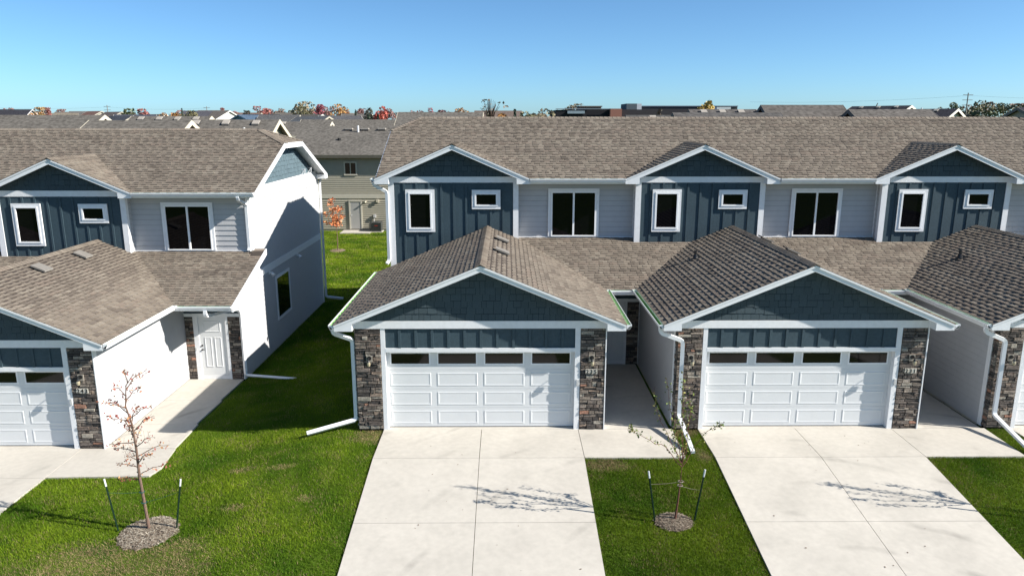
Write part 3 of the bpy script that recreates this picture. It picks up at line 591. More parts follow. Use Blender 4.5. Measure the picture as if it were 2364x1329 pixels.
# ------------------------------------------------------------ ground
def ss(a, b, x): t = np.clip((x-a)/(b-a), 0, 1); return t*t*(3-2*t)
def gz(x, y):
    x, y = np.asarray(x, float), np.asarray(y, float)
    yr = np.clip(-1.65-y, 0, 7.0); yl = np.clip(-3.3-y, 0, 7.0)
    r = -.13*yr; l = -.444-.13*yl; w = ss(-5.3, -1.2, x); f = l*(1-w)+r*w
    back = np.full_like(f, -.33); b = ss(16, 27, y)
    return f*(1-b)+back*b
def grass_ground():
    m = bpy.data.materials.new('lawn_soil'); m.use_nodes = True; n = m.node_tree; p = n.nodes['Principled BSDF']; p.inputs['Roughness'].default_value = .95; p.inputs['Specular IOR Level'].default_value = .1
    g = n.nodes.new('ShaderNodeNewGeometry'); t = n.nodes.new('ShaderNodeTexNoise'); t.inputs['Scale'].default_value = 1.3; t.inputs['Detail'].default_value = 8; n.links.new(g.outputs['Position'], t.inputs[0])
    t2 = n.nodes.new('ShaderNodeTexNoise'); t2.inputs['Scale'].default_value = 25; t2.inputs['Detail'].default_value = 4; n.links.new(g.outputs['Position'], t2.inputs[0])
    r = n.nodes.new('ShaderNodeValToRGB'); r.color_ramp.elements[0].color = (.030,.075,.005,1); r.color_ramp.elements[1].color = (.10,.15,.015,1); r.color_ramp.elements[0].position = .35; r.color_ramp.elements[1].position = .7
    n.links.new(t.outputs[0], r.inputs[0])
    r2 = n.nodes.new('ShaderNodeMapRange'); r2.inputs[1].default_value = .3; r2.inputs[2].default_value = .7; r2.inputs[3].default_value = .6; r2.inputs[4].default_value = 1.35; n.links.new(t2.outputs[0], r2.inputs[0])
    v = n.nodes.new('ShaderNodeVectorMath'); v.operation = 'SCALE'; n.links.new(r.outputs[0], v.inputs[0]); n.links.new(r2.outputs[0], v.inputs['Scale']); n.links.new(v.outputs[0], p.inputs['Base Color']); return m
def axis(lo, hi, f0, f1, step):
    a = list(np.arange(f0, f1+1e-6, step)); d = step; x = f1
    while x < hi: d *= 1.5; x += d; a.append(min(x, hi))
    d = step; x = f0; b = []
    while x > lo: d *= 1.5; x -= d; b.append(max(x, lo))
    return np.array(b[::-1]+a)
gx, gy = axis(-4500, 4500, -24, 28, .4), axis(-300, 6000, -12, 44, .4)
X, Y = np.meshgrid(gx, gy); Zg = gz(X, Y)-.045
me = bpy.data.meshes.new('ground'); nx = len(gx); ny = len(gy)
idx = np.arange(nx*ny).reshape(ny, nx); F = np.stack([idx[:-1,:-1], idx[:-1,1:], idx[1:,1:], idx[1:,:-1]], -1).reshape(-1, 4)
me.from_pydata(np.stack([X.ravel(), Y.ravel(), Zg.ravel()], 1).tolist(), [], F.tolist()); me.materials.append(grass_ground())
me.shade_smooth() if hasattr(me, 'shade_smooth') else None
go = bpy.data.objects.new('ground', me); COL.objects.link(go); go['kind'] = 'structure'
# ------------------------------------------------------------ concrete: slabs as pieces of driveways and paths
def zr(y, left): return (-.444-.13*max(0, -3.3-y)) if left else (-.13*max(0, -1.65-y))
SLABS = []
def slabpoly(parent, pts, left, t=.11, gap=.008):
    c = np.mean(pts, 0); q = []
    for p in pts:
        d = np.array(p)-c; L_ = np.linalg.norm(d); q.append(c+d*(1-gap/L_))
    top = [(p[0], p[1], zr(p[1], left)) for p in q]; mb = MB(); mb.prism(top, (0,0,-t)); mb.build('concrete_slab', 'concrete', parent); SLABS.append([tuple(p) for p in pts])
def drive(xo, left, name):
    o = empty(name, (0,0,0), kind='structure'); l = [-.12+xo, 2.455+xo, 5.0+xo]
    yf = -.1404 if left else 0; ys = [.0, -1.68, -3.3, -6.3, -9.5] if left else [0, -1.68, -4.09, -6.5, -9.0]
    if left: ys = [0-.14, -1.78, -3.3, -6.4, -9.5]
    for a, b in zip(l[:-1], l[1:]):
        for c, d in zip(ys[:-1], ys[1:]):
            if not left or True: slabpoly(o, [(a, d), (b, d), (b, c), (a, c)], left)
    y0 = ys[0]; slabpoly(o, [(xo+.0, y0), (xo+4.88, y0), (xo+4.88, y0+.22), (xo+.0, y0+.22)], left)
    return o
for k in (0,1,2): drive(k*PER, False, 'driveway')
for k in (-1,0): drive(-13.088+k*PER+(.09 if k == 0 else 0), True, 'driveway')
def path(xo, left, wide=False):
    o = empty('path', (0,0,0), kind='structure'); y0 = -.14 if left else 0
    if wide:
        slabpoly(o, [(xo+5.09, y0-1.62), (xo+7.56, y0-1.55), (xo+7.66, y0-1.1), (xo+7.52, y0), (xo+5.09, y0)], left)
        for a, b in ((0,1.6),(1.6,3.4),(3.4,5.33)): slabpoly(o, [(xo+5.66, y0+a), (xo+7.5-.1*(a > 0), y0+a), (xo+7.46, y0+b), (xo+5.66, y0+b)], left)
    else:
        slabpoly(o, [(xo+5.0, -1.68), (xo+7.45, -1.68), (xo+7.49, 0), (xo+5.0, 0)], left); slabpoly(o, [(xo+5.69, .0), (xo+7.40, .0), (xo+7.42, 5.33), (xo+5.69, 5.33)], left)
for k in (0,1,2): path(k*PER, False)
path(-13.088-PER, True); path(-13.088, True, True)
# ------------------------------------------------------------ lawns of real blades
def inpoly(x, y, poly):
    r = np.zeros(x.shape, bool); n = len(poly)
    for i in range(n):
        x1, y1 = poly[i]; x2, y2 = poly[(i+1)%n]
        c = ((y1 > y) != (y2 > y)) & (x < (x2-x1)*(y-y1)/(y2-y1+1e-12)+x1); r ^= c
    return r
def vnoise(x, y, s, seed):
    r = np.random.default_rng(seed); G = r.random((64, 64)); u, v = x/s, y/s; iu, iv = np.floor(u).astype(int), np.floor(v).astype(int); fu, fv = u-iu, v-iv
    fu = fu*fu*(3-2*fu); fv = fv*fv*(3-2*fv); g = lambda a, b: G[a % 64, b % 64]
    return (g(iu, iv)*(1-fu)+g(iu+1, iv)*fu)*(1-fv)+(g(iu, iv+1)*(1-fu)+g(iu+1, iv+1)*fu)*fv
MULCH = [(-4.45, -4.05, .60, .52), (6.65, -4.05, .40, .30), (14.94, -4.05, .4, .3), (-7.95, 29.6, .52, .62)]
STRAW = [(-5.3,-4.75,.9,.35),(-4.9,-5.25,1.6,.35),(-3.7,-4.6,.5,.25),(-3.6,-5.2,.8,.5),(-4.3,-5.6,1.4,.4),(-3.25,-1.75,.28,.12),(-2.3,-1.85,.3,.1),(-1.35,-3.2,.2,.1),(-.35,-.35,.45,.35),(7.75,-.15,.3,.3),(5.5,-1.95,.45,.2),(7.9,-1.55,.15,.25),(-2.9,-3.4,.25,.1)]
BODY = [(-.83, 0, 26, 17), (-13.088-9.8, -.14, -5.42, 16.2)]
def lawn(x0, x1, y0, y1, n, h, w, stretch, seed, name, tone=1.0):
    r = np.random.default_rng(seed); x = r.uniform(x0, x1, n); y = r.uniform(y0, y1, n); k = np.ones(n, bool)
    for q in SLABS: k &= ~inpoly(x, y, q)
    k &= ~((x > -.80) & (y > .1) & (y < 16.2) & (x < 26)); k &= ~((x < -5.56) & (y > 0) & (y < 16.1) & (x > -23))
    k &= ~((x > 7.43) & (x < 7.52) & (y > 0)); k &= ~((y > 36.9) & (y < 38.6) & (x > -9.5) & (x < -7.2)); k &= y < 38.45
    for a, b, c, d in MULCH: k &= ((x-a)/c)**2+((y-b)/d)**2 > .9+.25*vnoise(x, y, .15, 3)
    st = np.zeros(n)
    for a, b, c, d in STRAW: st = np.maximum(st, np.clip(1.6-np.sqrt(((x-a)/c)**2+((y-b)/d)**2)+.5*(vnoise(x, y, .2, 9)-.5), 0, 1))
    k &= r.random(n) > st*.08
    x, y, st = x[k], y[k], st[k]; n = len(x); z = gz(x, y)-.045
    hh = h*r.uniform(.55, 1.25, n)*(1-.3*st)*(.8+.4*vnoise(x, y, .9, 5)); an = r.uniform(0, 2*np.pi, n); lean = r.uniform(.1, .75, n)*hh*(1+1.2*st); la = r.uniform(0, 2*np.pi, n)
    dx, dy = np.cos(an)*w/2, np.sin(an)*w/2
    V = np.empty((n, 3, 3)); V[:,0] = np.stack([x-dx, y-dy, z], 1); V[:,1] = np.stack([x+dx, y+dy, z], 1); V[:,2] = np.stack([x+np.cos(la)*lean, y+np.sin(la)*lean, z+hh], 1)
    a1 = vnoise(x, y, 1.1, 11); a2 = vnoise(x*1.0, y, .35, 12); a3 = vnoise(x, y*stretch, .8, 13)
    mixy = np.clip(.85*a1-.15+.3*a2+(.35 if stretch < 2 else .8)*a3-(.22 if stretch < 2 else .40), 0, 1)[:, None]
    c = np.array([.070,.150,.005])*(1-mixy)+np.array([.235,.320,.016])*mixy
    dry = (r.random(n) < (.03+.22*np.clip(a2-.5, 0, 1)*2+.95*st))[:, None]
    c = np.where(dry, np.array([.34,.26,.13])*r.uniform(.7, 1.2, (n,1)), c)*r.uniform(.5, 1.5, (n,1))*tone
    me = bpy.data.meshes.new(name); me.vertices.add(n*3); me.vertices.foreach_set('co', V.ravel()); me.loops.add(n*3); me.loops.foreach_set('vertex_index', np.arange(n*3, dtype=np.int32))
    me.polygons.add(n); me.polygons.foreach_set('loop_start', np.arange(0, n*3, 3, dtype=np.int32)); me.polygons.foreach_set('loop_total', np.full(n, 3, np.int32)); me.update()
    at = me.attributes.new('Col', 'FLOAT_COLOR', 'FACE'); at.data.foreach_set('color', np.concatenate([c, np.ones((n,1))], 1).ravel()); me.materials.append(M['blade'])
    o = bpy.data.objects.new(name, me); COL.objects.link(o); o['kind'] = 'stuff'; return o
def T(o, **k):
    for a, b in k.items(): o[a] = b
    return o
T(lawn(-9.5, -.08, -8.2, 6, 440000, .054, .0095, 1, 1, 'grass'), label='green front lawn between the two driveways with dry patches', category='grass')
T(lawn(4.95, 8.25, -8.0, 0, 150000, .054, .0095, 1, 2, 'grass', .72), label='narrow lawn strip between the driveways of 235 and 231', category='grass')
T(lawn(13.2, 16.6, -7.5, 0, 125000, .054, .0095, 1, 3, 'grass', .72), label='lawn beside the right edge of the 231 driveway', category='grass')
T(lawn(-6, -.8, 5.9, 17, 90000, .07, .016, 1, 4, 'grass'), label='shaded grass between the two townhouse rows', category='grass')
T(lawn(-13, 1, 17, 38.6, 190000, .075, .026, 2.6, 5, 'grass'), label='bright striped back lawn behind the gap', category='grass')
# ------------------------------------------------------------ mulch rings
def mulch(cx, cy, rx, ry, label, n=900, cc=((.36,.31,.24),(.26,.21,.155),(.43,.38,.30),(.15,.115,.085))):
    mb = MB(); N_ = 28; rings = 5; vs = [(cx, cy, float(gz(cx, cy))+.03)]
    rad = [1+.09*math.sin(3*a+cx)+random.uniform(-.06,.06) for a in range(N_)]
    for i in range(1, rings+1):
        for a in range(N_):
            t = i/rings; x, y = cx+math.cos(2*math.pi*a/N_)*rx*t*rad[a], cy+math.sin(2*math.pi*a/N_)*ry*t*rad[a]; vs.append((x, y, float(gz(x, y))+.045*(1-t**3)-.035+random.uniform(-.006,.006)))
    fs = [(0, 1+a, 1+(a+1)%N_) for a in range(N_)]+[(1+(i-1)*N_+a, 1+i*N_+a, 1+i*N_+(a+1)%N_, 1+(i-1)*N_+(a+1)%N_) for i in range(1, rings) for a in range(N_)]
    mb.add(vs, fs, (.22,.175,.13))
    for _ in range(n):
        t = math.sqrt(random.random()); a = random.uniform(0, 6.28); x, y = cx+math.cos(a)*rx*t, cy+math.sin(a)*ry*t; z = float(gz(x, y))+.045*(1-t**3)-.025
        b = random.uniform(0, 6.28); l = random.uniform(.02,.06); w = random.uniform(.003,.008); d = np.array([math.cos(b)*l, math.sin(b)*l, random.uniform(-.01,.015)]); e = np.array([-math.sin(b)*w, math.cos(b)*w, 0]); p = np.array([x, y, z+.008])
        k = random.uniform(.7,1.3); c = random.choice(cc); mb.add([tuple(p-d-e), tuple(p+d-e), tuple(p+d+e), tuple(p-d+e)], [(0,1,2,3)], tuple(q*k for q in c))
    return mb.build('mulch_ring', 'mulch', None, kind='stuff', label=label, category='mulch')
mulch(-4.45, -4.05, .60, .52, 'large ring of pale straw mulch under the red sapling', 1800)
mulch(6.65, -4.05, .40, .30, 'small mulch ring around the sapling between driveways 235 and 231', 900, ((.24,.20,.15),(.17,.13,.10),(.30,.25,.19),(.10,.08,.06)))
mulch(14.94, -4.05, .40, .30, 'mulch ring of the sapling standing right of the 231 driveway', 300)
mulch(-7.95, 29.6, .50, .60, 'tan mulch ring under the orange maple in the back yard', 500, ((.34,.26,.18),(.25,.19,.12)))
# ------------------------------------------------------------ young trees and stakes
def leafquad(mb, p, s, c):
    n = nrm(rng.normal(size=3)); u = nrm(np.cross(n, rng.normal(size=3))); v = np.cross(n, u); p = np.array(p)
    mb.add([tuple(p-u*s*.5), tuple(p+v*s*.32), tuple(p+u*s*.5+n*s*.12), tuple(p-v*s*.32)], [(0,1,2,3)], c)
def sapling(name, label, base, pts, branches, r0, barkm, leafcols, leafs, leafsize, leafn):
    e = empty(name, base, label=label, category='tree'); B = np.array(base)
    rs = [r0*(1-.85*i/(len(pts)-1)) for i in range(len(pts))]
    MB().tube([tuple(np.array(p)-B) for p in pts], rs, 8).build('trunk', barkm, e)
    lv = MB()
    for br in branches:
        P = [np.array(q)-B for q in br]; q = [P[0]]
        for a, b in zip(P[:-1], P[1:]):
            for t in (.33, .66, 1): q.append(a+(b-a)*t+(rng.normal(size=3)*.012 if t < 1 else 0))
        br_ = MB().tube([tuple(x) for x in q], [max(.0035, .011*(r0/.03)*(1-.8*i/(len(q)-1))) for i in range(len(q))], 5)
        for _ in range(6):
            i = random.randrange(len(q)//3, len(q)); d = rng.normal(size=3)*.06+np.array([0,0,.04]); br_.tube([tuple(q[i]), tuple(q[i]+d)], .0022, 4)
        br_.build('branch', barkm, e)
        for _ in range(int(leafn*random.uniform(.5, 1.4))):
            t = random.random()**(.7 if name[0] == 'm' else .45)*(len(q)-1); i = min(int(t), len(q)-2); p = q[i]+(q[i+1]-q[i])*(t-i)+rng.normal(size=3)*leafs
            k = random.uniform(.7, 1.25); c = random.choice(leafcols); leafquad(lv, p, leafsize*random.uniform(.7, 1.4), tuple(x*k for x in c))
    lv.build('leaves', 'leaf', e, kind='stuff'); return e
b = (-4.468, -3.963, -.56); tr = [(-4.468,-3.963,-.56),(-4.543,-3.96,.691),(-4.54,-3.96,1.3),(-4.57,-3.95,1.851),(-4.66,-3.95,2.25),(-4.60,-3.95,2.697),(-4.42,-3.95,2.95)]
brs = []
def along(tr, t): i = min(int(t), len(tr)-2); return tuple(np.array(tr[i])+(np.array(tr[i+1])-np.array(tr[i]))*(t-i))
for t, ang, ln, up in ((.95,175,.50,.0),(1.05,20,.55,.18),(1.35,200,.42,.12),(1.5,-15,.35,.25),(1.75,15,.65,.2),(1.9,165,.5,.05),(2.1,-25,.55,.3),(2.3,185,.65,-.05),(2.5,140,.3,.2),(2.7,30,.42,.3),(2.85,190,.5,.3),(3.1,80,.3,.25),(3.3,10,.45,.25),(3.6,172,.42,.25),(3.9,185,.6,.15),(4.1,30,.35,.35),(4.5,175,.25,.2),(4.8,40,.45,.35),(5.2,120,.2,.25),(2.2,90,.35,.2),(3.0,270,.3,.2),(1.6,250,.35,.2)):
    p = along(tr, t); a = math.radians(ang); q = (p[0]+math.cos(a)*ln, p[1]+math.sin(a)*ln*.8, p[2]+up); m = (p[0]+math.cos(a)*ln*.5, p[1]+math.sin(a)*ln*.4, p[2]+up*.7+.02); brs.append([p, m, q])
REDS = [(.30,.09,.05),(.25,.06,.045),(.36,.15,.07),(.20,.05,.04),(.40,.21,.10)]
tree1 = sapling('maple_sapling', 'slim sapling with sparse red brown leaves in front of number 243', b, tr, [x for x in brs if True], .034, 'bark', REDS, .04, .055, 23)
def tree2(b, name, label, mir=1, seed=3):
    B = np.array(b); P = lambda x, y, z: (B[0]+x*mir, B[1]+y, B[2]+(z if z < 1.4 else 1.4+(z-1.4)*1.25))
    tr = [P(0,0,-.03), P(.045,0,.44), P(.07,0,.85), P(.09,0,1.27)]
    f = tr[-1]; g = along(tr, 2.85)
    br = [[g, P(-.28,-.05,1.62), P(-.62,-.1,1.76), P(-.95,-.12,1.90), P(-1.03,-.12,2.02)],
          [f, P(-.02,.05,1.7), P(-.20,.1,2.25), P(-.28,.12,2.7)], [f, P(.08,.0,1.7), P(.06,.05,2.3), P(.05,.1,2.85)],
          [f, P(.13,-.1,1.65), P(.16,-.15,2.2), P(.13,-.15,2.65)], [f, P(-.12,.15,1.6), P(-.45,.2,2.2), P(-.52,.22,2.5)],
          [g, P(.3,.08,1.50), P(.52,.1,1.78), P(.80,.12,1.93), P(.93,.13,1.97)], [f, P(.12,.3,1.7), P(.15,.35,2.2)], [f, P(-.1,-.25,1.6), P(-.18,-.35,1.95), P(-.2,-.4,2.2)], [f, P(.15,.02,1.7), P(.2,.05,2.4)]]
    return sapling(name, label, b, tr, br, .026, 'barkred', [(.12,.17,.03),(.17,.20,.045),(.09,.14,.03),(.24,.22,.06)], .036, .052, 60)
tree2((6.682, -4.005, -.306), 'crabapple_sapling', 'sapling with small green leaves staked between driveways 235 and 231')
tree2((14.965, -3.95, -.30), 'crabapple_sapling', 'staked green sapling on the lawn right of the 231 driveway', mir=1)
def stake(x, y, lx, lz, label, zb=None):
    z = float(gz(x, y)); e = empty('tree_stake', (x, y, z-.03), label=label, category='stake', group='metal stakes holding the young trees')
    h = lz-z+.03; dx = lx-x; t = .72; m = MB(); w = .014
    for rect in ((.018,.003),(.003,.018)): m.tube([(0,0,0), (dx*.86, 0, h*.86)], 0, rect=rect)
    for i in range(10): f = .1+.075*i; m.box(dx*f-.008, dx*f+.008, -.024, -.015, h*f, h*f+.02)
    m.build('post', 'post', e); mw = MB()
    for rect in ((.019,.004),(.004,.019)): mw.tube([(dx*.86,0,h*.86), (dx, 0, h)], 0, rect=rect)
    mw.build('post_tip', 'postw', e)
stake(-5.129, -3.959, -5.287, .644, 'metal stake left of the red sapling'); stake(-3.889, -3.966, -3.692, .639, 'metal stake right of the red sapling')
stake(6.254, -4.031, 6.074, .824, 'metal stake left of the green sapling between the driveways'); stake(7.096, -4.007, 7.26, .839, 'metal stake right of the green sapling between the driveways')
stake(14.54, -4.03, 14.36, .82, 'metal stake left of the sapling beside the 231 driveway'); stake(15.38, -4.0, 15.54, .84, 'metal stake right of the sapling beside the 231 driveway')
def tie(a, b, m, label):
    A, Bv = np.array(a, float), np.array(b, float); e = empty('tree_tie', a, label=label, category='tie', group='webbing ties between stakes and trees')
    o = Bv-A; mb = MB(); mb.tube([(0,0,0), tuple(o*.5+np.array([0,0,-.015])), tuple(o)], .0035, 4); mb.build('wire', m, e)
    s = MB(); p = [tuple(o+np.array([math.cos(t)*.045*1.2, math.sin(t)*.045, .01])) for t in np.linspace(0, 5.8, 9)]; s.tube(p, .010, 5); s.build('strap', m, e)
tie((-5.25,-3.962,.33), (-4.53,-3.963,.34), 'strap', 'green webbing tie left of the red sapling trunk'); tie((-3.73,-3.966,.36), (-4.51,-3.963,.10), 'strap', 'green webbing tie right of the red sapling trunk')
tie((6.13,-4.03,.52), (6.76,-4.005,.56), 'strapt', 'tan webbing tie left of the green sapling trunk'); tie((7.2,-4.0,.36), (6.75,-4.005,.47), 'strapt', 'tan webbing tie right of the green sapling trunk')
# ------------------------------------------------------------ back yard
def rect_house(name, label, A, B, half, drop, zb, roofc, wallc, trimc, vents=0, cat='house', group=None, lap=False, pipes=()):
    """gabled house; ridge from A to B, half depth, eave drop"""
    A, B = np.array(A, float), np.array(B, float); L_ = np.linalg.norm((B-A)[:2]); T_ = nrm([*(B-A)[:2], 0]); Nn = np.array([T_[1], -T_[0], 0])
    if Nn[1] > 0: Nn = -Nn
    zr_ = (A[2]+B[2])/2; c = (A+B)/2; c[2] = zb; e = empty(name, tuple(c), label=label, category=cat)
    if group: e['group'] = group
    C_ = c; h = zr_-zb; hl = L_/2
    P = lambda t, n, z: tuple(T_*t+Nn*n+np.array([0,0,z]))
    ze = h-drop; ov = .35; s = drop/half
    w = MB(); n = half-.4; we = h-s*n-.12
    for a, b_ in ((-1, 1),):
        vs = [P(-hl+ov, n, 0), P(hl-ov, n, 0), P(hl-ov, -n, 0), P(-hl+ov, -n, 0), P(-hl+ov, n, we), P(hl-ov, n, we), P(hl-ov, -n, we), P(-hl+ov, -n, we), P(-hl+ov, 0, h-.12), P(hl-ov, 0, h-.12)]
        w.add(vs, [(0,1,5,4), (2,3,7,6), (1,2,6,9,5), (3,0,4,8,7)], wallc)
    w.build('wall', 'far', e)
    r = MB()
    for sg in (1, -1):
        q = [P(-hl, 0, h), P(hl, 0, h), P(hl, sg*half, ze), P(-hl, sg*half, ze)]
        if sg < 0: q = q[::-1]
        r.prism(q, (0,0,-.14), roofc)
    r.build('roof', 'farroof', e)
    f = MB()
    for t in (-hl, hl):
        d = .03 if t > 0 else -.03
        for sg in (1, -1):
            vs = [P(t, 0, h+.01), P(t, sg*half, ze+.01), P(t, sg*half, ze-.24), P(t, 0, h-.24)]; vs += [P(t+d, 0, h+.01), P(t+d, sg*half, ze+.01), P(t+d, sg*half, ze-.24), P(t+d, 0, h-.24)]
            f.add(vs, [(0,1,2,3),(7,6,5,4),(0,4,5,1),(1,5,6,2),(2,6,7,3),(3,7,4,0)], trimc)
    for sg in (1,-1): f.prism([P(-hl, sg*half, ze), P(hl, sg*half, ze), P(hl, sg*(half+.04), ze), P(-hl, sg*(half+.04), ze)], (0,0,-.18), trimc)
    f.build('fascia', 'far', e)
    for v in range(vents):
        t = -hl+L_*(v+.7)/(vents+.4); m = .55; z = h-s*m; mb = MB(); q = [P(t-.2, m-.2, z+s*.2+.02), P(t+.2, m-.2, z+s*.2+.02), P(t+.2, m+.2, z-s*.2+.02), P(t-.2, m+.2, z-s*.2+.02)]; mb.prism([(a[0],a[1],a[2]+.12) for a in q], (0,0,-.06), (.33,.30,.26)); mb.prism([(a[0]*.98+0, a[1], a[2]+.05) for a in q], (0,0,-.1), (.05,.05,.05)); mb.build('roof_vent', 'far', e)
    for (t, m, hh) in pipes: MB().tube([P(t, m, h-s*m-.1), P(t, m, h-s*m+hh)], .07, 8, (.75,.75,.73)).build('vent_pipe', 'far', e)
    # windows on the camera side
    for t in np.arange(-hl+1.5, hl-1.2, 3.1):
        wd = MB(); wd.prism([P(t-.5, n, we-1.6), P(t+.5, n, we-1.6), P(t+.5, n, we-.5), P(t-.5, n, we-.5)], tuple(Nn*.04), trimc); wo = wd.build('window', 'far', e)
        MB().prism([P(t-.42, n+.04, we-1.52), P(t+.42, n+.04, we-1.52), P(t+.42, n+.04, we-.58), P(t-.42, n+.04, we-.58)], tuple(Nn*.012)).build('window_pane', 'glass', wo)
    return e
# olive house behind the gap
H = empty('olive_house', (-9, 38.5, -.33), label='olive house with lap siding and a grey back door, seen through the gap', category='house')
O_ = (9, -38.5, .33)
w = MB(O_); w.box(-13.1, 3, 38.55, 48.5, -.6, 5.2); w.build('wall', 'olive', H)
PMs = []
for i in range(34):
    z0 = -.2+i*.162
    if z0 > 5.15: break
    if 2.09 < z0+.08 < 2.47: continue
    piece(H, 'siding_board', H, MB(O_).add([(-13.1,38.55,z0+.162),(3,38.55,z0+.162),(3,38.51,z0),(-13.1,38.51,z0),(3,38.55,z0),(-13.1,38.55,z0)], [(0,1,2,3),(3,2,4,5)]), 'olive')
flush(); PM.clear()
MB(O_).box(-13.1, 3, 38.50, 38.55, 2.14, 2.47).build('band_board', 'olived', H)
w = MB(O_); yr_, zr2 = 43.4, 7.54
w.prism([(-13.5, 38.10, 5.42), (3.4, 38.10, 5.42), (3.4, yr_, zr2), (-13.5, yr_, zr2)], (0,0,-.14), (.122,.112,.098)); w.prism([(3.4, yr_, zr2), (3.4, 48.9, 5.35), (-13.5, 48.9, 5.35), (-13.5, yr_, zr2)], (0,0,-.14), (.122,.112,.098))
rf = w.build('roof', 'farroof', H)
mb = MB(O_); mb.box(-13.5, 3.4, 38.03, 38.10, 5.20, 5.43, (.10,.095,.075)); mb.box(-13.5, 3.4, 38.10, 38.55, 5.18, 5.22, (.10,.095,.075)); mb.build('fascia', 'far', H)
for (xx, yy, hh) in ((-9.55, 42.6, .2), (-8.25, 42.6, .2), (-6.9, 42.6, .2)):
    z = 5.42+.403*(yy-38.15); m = MB(O_); m.box(xx-.28, xx+.28, yy-.22, yy+.22, z-.05, z+.04, (.05,.05,.05)); m.box(xx-.30, xx+.30, yy-.26, yy+.2, z+.04, z+.14, (.34,.31,.27)); m.build('roof_vent', 'far', H)
m = MB(O_); z = 5.42+.403*(42.2-38.15); m.tube([(-8.75, 42.2, z-.1), (-8.75, 42.2, z+.5)], .075, 8, (.78,.78,.76)); m.build('vent_pipe', 'far', H)
m = MB(O_); z = 5.42+.403*(40.7-38.15); m.tube([(-9.95, 40.7, z-.1), (-9.95, 40.7, z+.16)], .14, 8, (.03,.03,.03)); m.build('vent_pipe', 'far', H)
def hw(x0, x1, z0, z1):
    m = MB(O_); t = .1; y = 38.52; m.box(x0, x1, y-.05, y, z1-t, z1); m.box(x0, x1, y-.06, y, z0, z0+t); m.box(x0, x0+t, y-.05, y, z0+t, z1-t); m.box(x1-t, x1, y-.05, y, z0+t, z1-t); m.box((x0+x1)/2-.03, (x0+x1)/2+.03, y-.045, y, z0+t, z1-t); wo = m.build('window', 'olived', H)
    MB(O_).box(x0+t, (x0+x1)/2-.03, y-.02, y-.005, z0+t, z1-t).build('window_pane', 'glass', wo); MB(O_).box((x0+x1)/2+.03, x1-t, y-.02, y-.005, z0+t, z1-t).build('window_pane', 'glass', wo)
hw(-9.235, -8.235, 3.88, 4.92); hw(-4.2, -2.4, 3.6, 4.92); hw(-12.4, -11, 3.6, 4.92)
m = MB(O_); m.box(-8.99, -8.89, 38.45, 38.52, -.22, 1.98); m.box(-8.09, -7.99, 38.45, 38.52, -.22, 1.98); m.box(-8.99, -7.99, 38.44, 38.52, 1.9, 2.0); df = m.build('door_trim', 'olived', H)
d = MB(O_).box(-8.89, -8.09, 38.475, 38.51, -.2, 1.9).build('back_door', 'greydoor', H); MB(O_).tube([(-8.8, 38.47, .85), (-8.8, 38.42, .85)], .03, 8).build('door_handle', 'metalw', d)
m = MB(O_); m.box(-7.72, -7.60, 38.42, 38.50, 1.88, 1.98); m.tube([(-7.66, 38.42, 1.93), (-7.70, 38.28, 1.82)], [.03,.07], 8); m.build('wall_lamp', 'beige', H)
m = MB(O_); m.box(-6.86, -6.66, 38.36, 38.51, 1.86, 2.06); m.build('exhaust_vent', 'beige', H)
m = MB(O_); m.box(-7.12, -6.94, 38.36, 38.51, .68, .9); m.tube([(-7.08, 38.46, .68), (-7.1, 38.45, .3), (-6.98, 38.44, .0), (-7.0, 38.4, -.25)], .03, 6); m.build('disconnect_box', 'plaster', H)
m = MB(O_); m.tube([(-9.64, 38.5, .42), (-9.64, 38.42, .42)], .1, 10); m.build('dryer_vent', 'olived', H)
ac = empty('condenser_unit', (-6.8, 37.95, -.33), label='grey air conditioner condenser beside the back door of the olive house', category='air conditioner')
m = MB(); m.box(-.36, .36, -.36, .36, .05, .68); 
for i in range(12): m.box(-.372, .372, -.372, .372, .09+.045*i, .105+.045*i)
m.build('cabinet', 'acm', ac); m = MB(); m.box(-.38, .38, -.38, .38, .68, .72); m.tube([(0,0,.72), (0,0,.75)], .27, 16); m.build('fan_grille', 'acm', ac); MB().box(-.12, .12, -.378, -.372, .47, .52).build('badge', 'acred', ac); MB().box(-.45, .45, -.45, .45, -.05, .05).build('pad', 'concrete', ac)
MB().prism([(-9.45, 36.93, -.29), (-7.2, 36.93, -.29), (-7.2, 38.5, -.29), (-9.45, 38.5, -.29)], (0,0,-.15)).build('patio_slab', 'concrete', None, label='small concrete patio slab under the grey back door', category='patio')
bt = [(-7.95,29.6,-.4),(-7.93,29.6,.6),(-7.98,29.6,1.3),(-8.1,29.6,2.1),(-8.35,29.6,3.1)]
bb = []
for t, ang, ln, up in ((1.9,20,.3,.2),(2.0,170,.35,.15),(2.2,185,.75,.05),(2.3,10,.5,.4),(2.4,-10,.5,.15),(2.6,175,.95,.35),(2.7,30,.45,.5),(2.9,150,.35,.4),(3.1,10,.3,.25),(3.5,170,.1,.2),(3.6,0,.2,.3),(2.1,90,.4,.3),(2.4,270,.4,.3),(2.0,240,.35,.25)):
    p = along(bt, t); a = math.radians(ang); bb.append([p, (p[0]+math.cos(a)*ln*.5, p[1]+math.sin(a)*ln*.5, p[2]+up*.6), (p[0]+math.cos(a)*ln, p[1]+math.sin(a)*ln, p[2]+up)])
sapling('maple_sapling', 'young maple with bright orange leaves in the back yard', (-7.95,29.6,-.4), bt, bb, .035, 'bark', [(.62,.20,.08),(.70,.28,.12),(.55,.14,.06),(.72,.36,.16)], .085, .13, 40)
